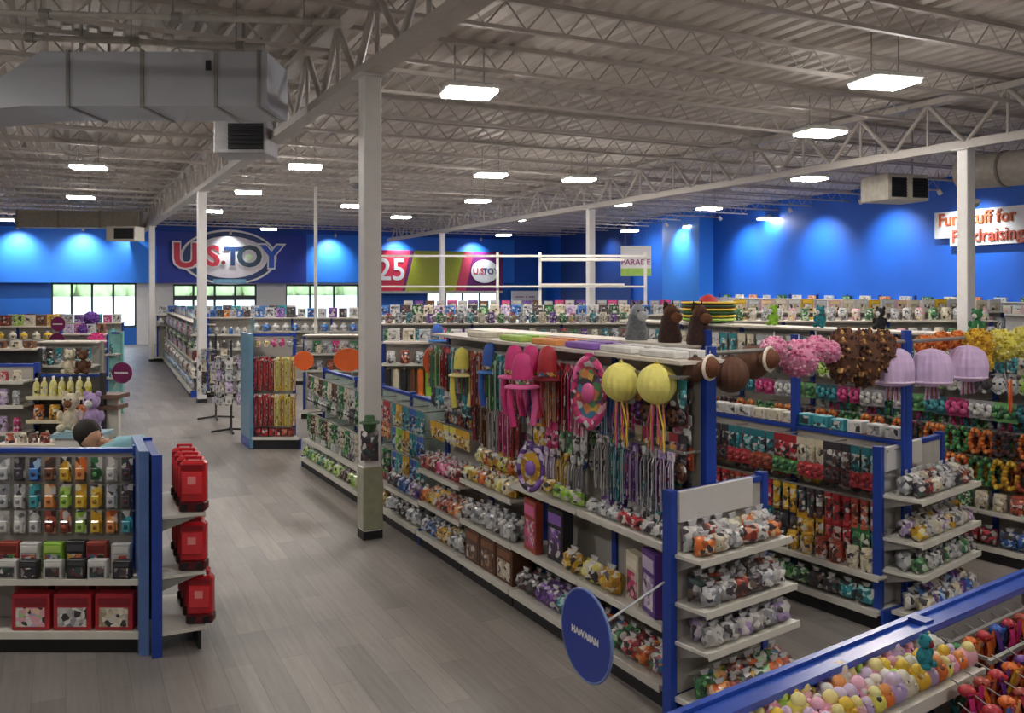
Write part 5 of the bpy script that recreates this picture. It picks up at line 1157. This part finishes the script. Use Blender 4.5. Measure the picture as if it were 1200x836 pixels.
crossrack(352, 432, 18.5, 1.70, 'rack of grey and pale goods beyond the lower main rack', [(1.35, .3), (1.0, .3)], [(1.62, .1)], [('packet', 1.61, .1, .18, ['white', 'green', 'silver', 'pink'], 'on the pegs', dict(w_=.16, h=.24)), ('carton', 1.352, .12, .2, ['silver', 'cream'], 'on the upper shelf', dict(w_=.18, h=.18)), ('carton', 1.002, .12, .2, ['darkmix', 'silver', 'rust'], 'on the low shelf', dict(w_=.18, h=.2))], 'of the pale goods rack')
# rolls of table paper
gR = crossrack(446, 600, 13.6, 1.85, 'rack with upright paper rolls and bright toys behind the main run', [(1.55, .3), (1.05, .32)], [], [('carton', 1.875, .32, .22, ['white', 'cream', 'silver', 'pink'], 'on top', dict(w_=.18, h=.2)), ('carton', 1.552, .12, .2, ['white', 'rust', 'silver', 'blue', 'darkmix'], 'on the upper shelf', dict(w_=.17, h=.2))], 'of the paper roll rack')
for i, p_ in enumerate(['black', 'cream', 'black', 'brown', 'orange', 'lime', 'green', 'blue', 'blue', 'white', 'pastelpink', 'white', 'red', 'white', 'rust']):
    good('roll', p_, gR.W(.09 + i * .125, .14, 1.055), 0, '', L=.40, r=.052, simple=True, unique='%s paper roll standing %s in the roll rack behind the main run' % (PAL[p_][0], ('first', 'second', 'third', 'fourth', 'fifth', 'sixth', 'seventh', 'eighth', 'ninth', 'tenth', 'eleventh', 'twelfth', 'thirteenth', 'fourteenth', 'last')[i]))
row(gR, .05, 1.9, .18, .1, .2, 'carton', ['teal', 'silver', 'lilac'], 'at the foot of the paper roll rack', simple=True, run=1, w_=.18, h=.3)
# blue tall toy by the rolls
good('hat', 'blue', gR.W(.85, .2, 1.875 + .29), 0, '', r=.14, unique='dark blue tall hat hanging behind the orange oval sign')
# far cross rows that show as bands of goods
bands = [(445, 770, 17.5, 1.98, 'first band of racks', ['mixed', 'silver', 'teal', 'cream', 'purple', 'green'], 'jar', .2), (440, 800, 21.5, 2.02, 'second band of racks', ['blue', 'silver', 'darkmix', 'green', 'cream', 'lilac'], 'carton', .27), (470, 820, 27, 2.06, 'third band of racks', ['white', 'purple', 'brown', 'silver', 'pink'], 'box', .33),
         (800, 1190, 14.5, 2.14, 'band of racks under the pilaster', ['cream', 'silver', 'white', 'pastel', 'green'], 'jar', .22), (830, 1200, 17.8, 2.20, 'longest band of racks', ['cream', 'white', 'gold', 'silver', 'pastel'], 'box', .27)]
for i, (x0, x1, Y, h, nm, pals, kd, st) in enumerate(bands):
    kw = dict(r=.075, h=.2) if kd == 'jar' else dict(w_=st * .85, h=.24)
    crossrack(x0, x1, Y, h, 'long blue rack forming the ' + nm, [(h - .34, .3)], [], [(kd, h + .027, .32, st, pals, 'on top', kw), ('carton', h - .338, .12, st, pals[::-1], 'on the shelf', dict(w_=st * .85, h=.26))], 'of the ' + nm, slope=.06, bay=1.8)
# shelving along the right-hand wall
wS = rws(846); wE = LR - 2
sO = rw0 + rd * wS - rn * .62
nb = 10; gW = Gon(sO, rd, rn, [(rws(1230) - wS) * i / nb for i in range(nb + 1)], .5, 2.3, False, 'white wall shelving under the bright blue side wall', [[(2.0, .4)]] * nb, end0=False, end1=False, upr=M('1c2f66', .5), back=M('c8c6c2'), rail=SHELF, uz=2.48, topboard=True)
row(gW, .1, rws(1230) - wS - .1, 2.005, .12, .30, 'box', ['cream', 'white', 'pastel', 'silver'], 'on the upper shelf along the blue side wall', simple=True, run=1, w_=.28, h=.24, win='pastel')
row(gW, .1, rws(1230) - wS - .1, 2.328, .45, .8, 'carton', ['green', 'cream', 'orange', 'silver'], 'on top of the shelving along the blue side wall', simple=True, run=1, w_=.4, h=.12)
# toppers on the tall racks
def K_horse(p):
    def f():
        a_ = MB(); a_.lathe([(.13, 0), (.14, .04), (.11, .18), (.09, .30)], M(PAL[p][1][2], .95, var=.3, scale=30), 12); b_ = MB(); b_.ball((0, -.02, .33), .085, M(PAL[p][1][0], .95, var=.3, scale=30), 12, 8, sz=1.1); b_.ball((0, -.11, .28), .06, M(PAL[p][1][1], .95), 10, 6, sy=1.5)
        for sx in (-1, 1): b_.rod((sx * .05, .02, .40), (sx * .06, .02, .47), .022, M(PAL[p][1][2], .95), 6, .004); b_.ball((sx * .05, -.1, .34), .012, BLACK, 6, 4)
        c_ = MB()
        for i in range(9): c_.ball((0, .07 + .01 * (i % 2), .42 - i * .045), .032, M('241610', .95), 6, 5)
        return [('neck', a_), ('head', b_), ('mane', c_)]
    return ('horse', p), f
for x, p_, lb in ((785, 'brown', 'dark brown plush horse head on the tall rack nearest the yellow balls'), (819, 'brown', 'dark brown plush horse head next to the sombreros'), (746, 'white', 'black and white plush zebra head on the rack top')):
    r_ = (x - CX) / F; sp = OH + iH * .38; s_ = (sp.x - r_ * sp.y) / (-dH.x + r_ * dH.y)
    inst('plush_horse', *K_horse(p_ if p_ == 'brown' else 'silver'), Vector((sp.x + dH.x * s_, sp.y + dH.y * s_, 2.127)), .5, lb, 'plush toy', None, False, .95)
def K_somb(p1, p2):
    def f():
        a_ = MB(); a_.lathe([(.36, .05), (.34, .02), (.18, 0), (.14, .02), (.11, .12), (.03, .16)], M(PAL[p1][1][0], .7), 20); b_ = MB(); b_.lathe([(.345, .06), (.375, .06), (.375, .04), (.345, .03)], M(PAL[p2][1][1], .7), 20); return [('crown_and_brim', a_), ('brim_trim', b_)]
    return ('sombrero', p1, p2), f
r_ = (830 - CX) / F; sp = OJ + iJ * .38; s_ = (sp.x - r_ * sp.y) / (-dJ.x + r_ * dJ.y)
for k, (p1_, p2_) in enumerate((('green', 'lime'), ('green', 'gold'), ('green', 'green'), ('lime', 'gold'), ('red', 'green'), ('red', 'gold'))):
    inst('sombrero', *K_somb(p1_, p2_), Vector((sp.x + dJ.x * s_, sp.y + dJ.y * s_, 2.23 + k * .045)), .3 * k, '%s sombrero, %s of the stack behind the plush horse' % (PAL[p1_][0], ('lowest', 'second from below', 'third from below', 'third from above', 'second from above', 'topmost')[k]), 'hat', 'stacked sombreros')
for i, (s_, p_, kd, lb) in enumerate(((.2, 'silver', 'plush', 'grey plush toy on the third tall rack by the picture edge'), (1.3, 'green', 'plush', 'green plush toy on top of the third tall rack'), (2.4, 'black', 'plush', 'black and white plush toy on the third tall rack top'), (3.2, 'teal', 'plush', 'teal plush toy on the third tall rack top'), (3.9, 'lime', 'plush', 'lime green plush toy close to the sombrero stack'))):
    good(kd, p_, gJ.W(s_, .38, 2.226), gJ.rz, '', unique=lb, spot='white', sc=.8)
# tall empty white racking behind the main run
t = empty('tall_rack', (0, 0, 0)); tag(t, 'tall empty white racking with bare rails around the middle column', 'racking')
Yr = 23.0
def rail_(x0, x1, y, th, dp, nm):
    a_ = D(x0, y, Yr); b_ = D(x1, y, Yr); q = MB(); q.box(a_.x, b_.x, Yr, Yr + dp, a_.z - th / 2, a_.z + th / 2, WHITE); obj(nm, q, t)
for y in (300, 336, 372): rail_(440, 758, y, .05, .05, 'rail')
for y in (304, 334, 360): rail_(633, 732, y, .07, .6, 'shelf')
for x in (441, 583, 633, 757):
    a_ = D(x, 296, Yr); q = MB(); q.box(a_.x - .035, a_.x + .035, Yr + .06, Yr + .13, 0, a_.z, WHITE); obj('upright', q, t)

# ---- signs on the main run
disc_sign(D(356, 423, 13.0), .135, .2, ORG, 'orange round sign at the far end of the lower main rack', arm=(.05, .03, -.25), marks=False)
disc_sign(D(408, 422, 12.0), .19, .2, ORG, 'wider orange round sign beside the near white column', arm=(.08, .03, -.3), ry=.15)
disc_sign(D(505, 423, 9.9), .13, 1.0, ORG, 'orange oval sign seen edgeways in front of the paper rolls', arm=(.02, .03, -.2), ry=.14)
disc_sign(D(1184, 464, 8.2), .15, 1.0, M('e0602e', .45), 'orange oval sign over the orange garlands near the picture edge', arm=(.02, .05, .2), ry=.15)
# big blue aisle sign
cB = D(687, 745, 4.95)
disc_sign(cB, .25, math.atan2(-.883, .469), M('1f3c9c', .35, var=.04), 'big blue oval aisle sign with small white word jutting from the near endcap post', rim=M('6a7fb8', .3), word='HAWAIIAN', arm=(-.27, .74, .1))
# ---- column guard and the novelty hung on the near column
q = MB(); q.cbox(-.112, .112, -.112, .112, .10, .78, M('8f9078', .25, coat=.5), .01)
o = obj('column_guard', q, None, (c1.x, c1.y, 0), math.atan2(U.y, U.x)); tag(o, 'olive beige protective sleeve round the foot of the near white column', 'column guard')
t = empty('hanging_costume', (c1.x + .02, c1.y - .16, 1.28), 0); tag(t, 'dark green and brown costume pack hung on the near white column', 'costume')
q = MB(); q.pillow(-.10, .10, -.42, -.10, .09, SP('darkmix', 22), n=6); obj('pouch', q, t)
q = MB(); q.ball((0, 0, -.04), .075, M('3c5a3c', .8), 12, 8, sz=1.1); q.lathe([(.11, .0), (.11, .012), (.06, .02), (.05, .08)], M('4a6a48', .8), 12, (0, 0, -.02)); obj('cap', q, t)
q = MB(); q.rod((0, 0, .0), (0, .06, .04), .006, STEEL, 5); obj('hook', q, t)

# ---- person bending over behind the near rack
def person():
    p0 = Vector((-3.50, 7.75, 0)); t = empty('person', p0, 0); t.scale = (.97, .97, .935)
    tag(t, 'dark haired person in a pale aqua shirt bending behind the near blue rack', 'person')
    J = [('pelvis', (.17, .05, .88), .13, None), ('waist', (.19, .02, 1.08), .12, 0), ('chest', (.16, -.02, 1.34), .145, 1), ('neckb', (.04, -.06, 1.45), .075, 2), ('neck', (-.05, -.08, 1.45), .052, 3), ('head', (-.09, -.10, 1.54), .075, 4),
         ('shL', (.03, -.17, 1.38), .062, 2), ('elL', (-.16, -.26, 1.12), .043, 6), ('wrL', (-.33, -.30, 1.05), .028, 7), ('haL', (-.40, -.31, 1.04), .03, 8),
         ('shR', (.25, .10, 1.46), .062, 2), ('elR', (.24, .0, 1.10), .043, 10), ('wrR', (.05, -.20, 1.04), .028, 11), ('haR', (-.02, -.24, 1.03), .03, 12),
         ('hipL', (.09, .0, .84), .095, 0), ('knL', (.06, -.08, .46), .062, 14), ('anL', (.09, -.02, .09), .042, 15), ('toL', (.05, -.16, .035), .034, 16),
         ('hipR', (.26, .08, .84), .095, 0), ('knR', (.27, .02, .46), .062, 18), ('anR', (.30, .10, .09), .042, 19), ('toR', (.28, -.05, .035), .034, 20)]
    vs_ = [j[1] for j in J]; es = [(j[3], i) for i, j in enumerate(J) if j[3] is not None]; rad = [j[2] for j in J]
    for hx_, sg in ((9, 1), (13, 1)):    # five fingers a hand
        hb = Vector(vs_[hx_])
        for k, (dy, L_) in enumerate(((-.028, .07), (-.010, .08), (.008, .076), (.026, .06))):
            a_ = len(vs_); vs_.append((hb.x - .03, hb.y + dy, hb.z - .01)); rad.append(.009); es.append((hx_, a_))
            vs_.append((hb.x - .03 - L_ * .5, hb.y + dy, hb.z - .018)); rad.append(.0085); es.append((a_, a_ + 1)); vs_.append((hb.x - .03 - L_ * .85, hb.y + dy, hb.z - .045)); rad.append(.007); es.append((a_ + 1, a_ + 2))
        a_ = len(vs_); vs_.append((hb.x + .005, hb.y - .045, hb.z - .01)); rad.append(.011); es.append((hx_, a_)); vs_.append((hb.x - .03, hb.y - .062, hb.z - .03)); rad.append(.009); es.append((a_, a_ + 1))
    def skin(nm, vs2, es2, rd, mat, parent):
        me = bpy.data.meshes.new(nm); me.from_pydata(vs2, es2, []); o_ = bpy.data.objects.new(nm, me); C.objects.link(o_); o_.parent = parent; me.materials.append(mat)
        sk = o_.modifiers.new('skin', 'SKIN'); sk.use_smooth_shade = True
        for i, r_ in enumerate(rd): me.skin_vertices[0].data[i].radius = (r_, r_)
        me.skin_vertices[0].data[0].use_root = True
        sb = o_.modifiers.new('sub', 'SUBSURF'); sb.levels = 2; sb.render_levels = 2; return o_
    b_ = skin('body', vs_, es, rad, M('c99a7c', .55), t)
    if not b_.data.skin_vertices: pass
    sel = [0, 1, 2, 3, 6, 7, 10, 11]
    mp = {v: i for i, v in enumerate(sel)}; ve = [vs_[i] for i in sel]; ee_ = [(mp[a], mp[b]) for a, b in [(0, 1), (1, 2), (2, 3), (2, 6), (6, 7), (2, 10), (10, 11)]]
    skin('shirt', ve, ee_, [rad[i] + .016 for i in sel], M('8fc4d0', .8), t)
    sel = [0, 14, 15, 16, 18, 19, 20]; mp = {v: i for i, v in enumerate(sel)}
    skin('trousers', [vs_[i] for i in sel], [(mp[a], mp[b]) for a, b in [(0, 14), (14, 15), (15, 16), (0, 18), (18, 19), (19, 20)]], [rad[i] + .014 for i in sel], M('2c3650', .8), t)
    SK = M('c99a7c', .55); hc = Vector((-.10, -.10, 1.545)); q = MB()
    q.ball(hc + Vector((-.01, -.012, -.01)), .088, SK, 16, 12, sy=1.05, sz=1.18)
    q.rod(hc + Vector((.045, -.095, .01)), hc + Vector((.05, -.115, -.02)), .014, SK, 8)
    q.ball(hc + Vector((.03, -.09, -.05)), .02, M('a8605a', .5), 8, 5, sz=.35)
    for sx in (-.012, .068): q.ball(hc + Vector((sx, -.088, .012)), .011, M('f0eee8', .3), 8, 6); q.ball(hc + Vector((sx, -.098, .012)), .005, BLACK, 6, 4)
    for sx in (-1, 1): q.ball(hc + Vector((sx * .095, 0, -.01)), .022, SK, 8, 6, sx=.4)
    q.v = [tuple(Matrix.Translation(hc) @ Matrix.Rotation(.8, 4, 'Z') @ Matrix.Rotation(.35, 4, 'X') @ (Vector(v) - hc)) for v in q.v]; obj('face', q, b_)
    q = MB(); q.ball(hc + Vector((-.035, .0, .03)), .115, M('1c1410', .75, var=.3, scale=20), 18, 12, sy=1.02, sz=1.02, jit=.035); q.ball(hc + Vector((-.045, .04, -.04)), .085, M('1c1410', .75, var=.3, scale=20), 14, 8, jit=.05)
    obj('hair', q, t)
    q = MB()
    for (x, y) in ((.06, -.09), (.29, .02)): q.cbox(x - .045, x + .045, y - .12, y + .14, 0, .07, DARK, .02)
    for q_ in pieces(q): obj('shoe', q_, t)
person()
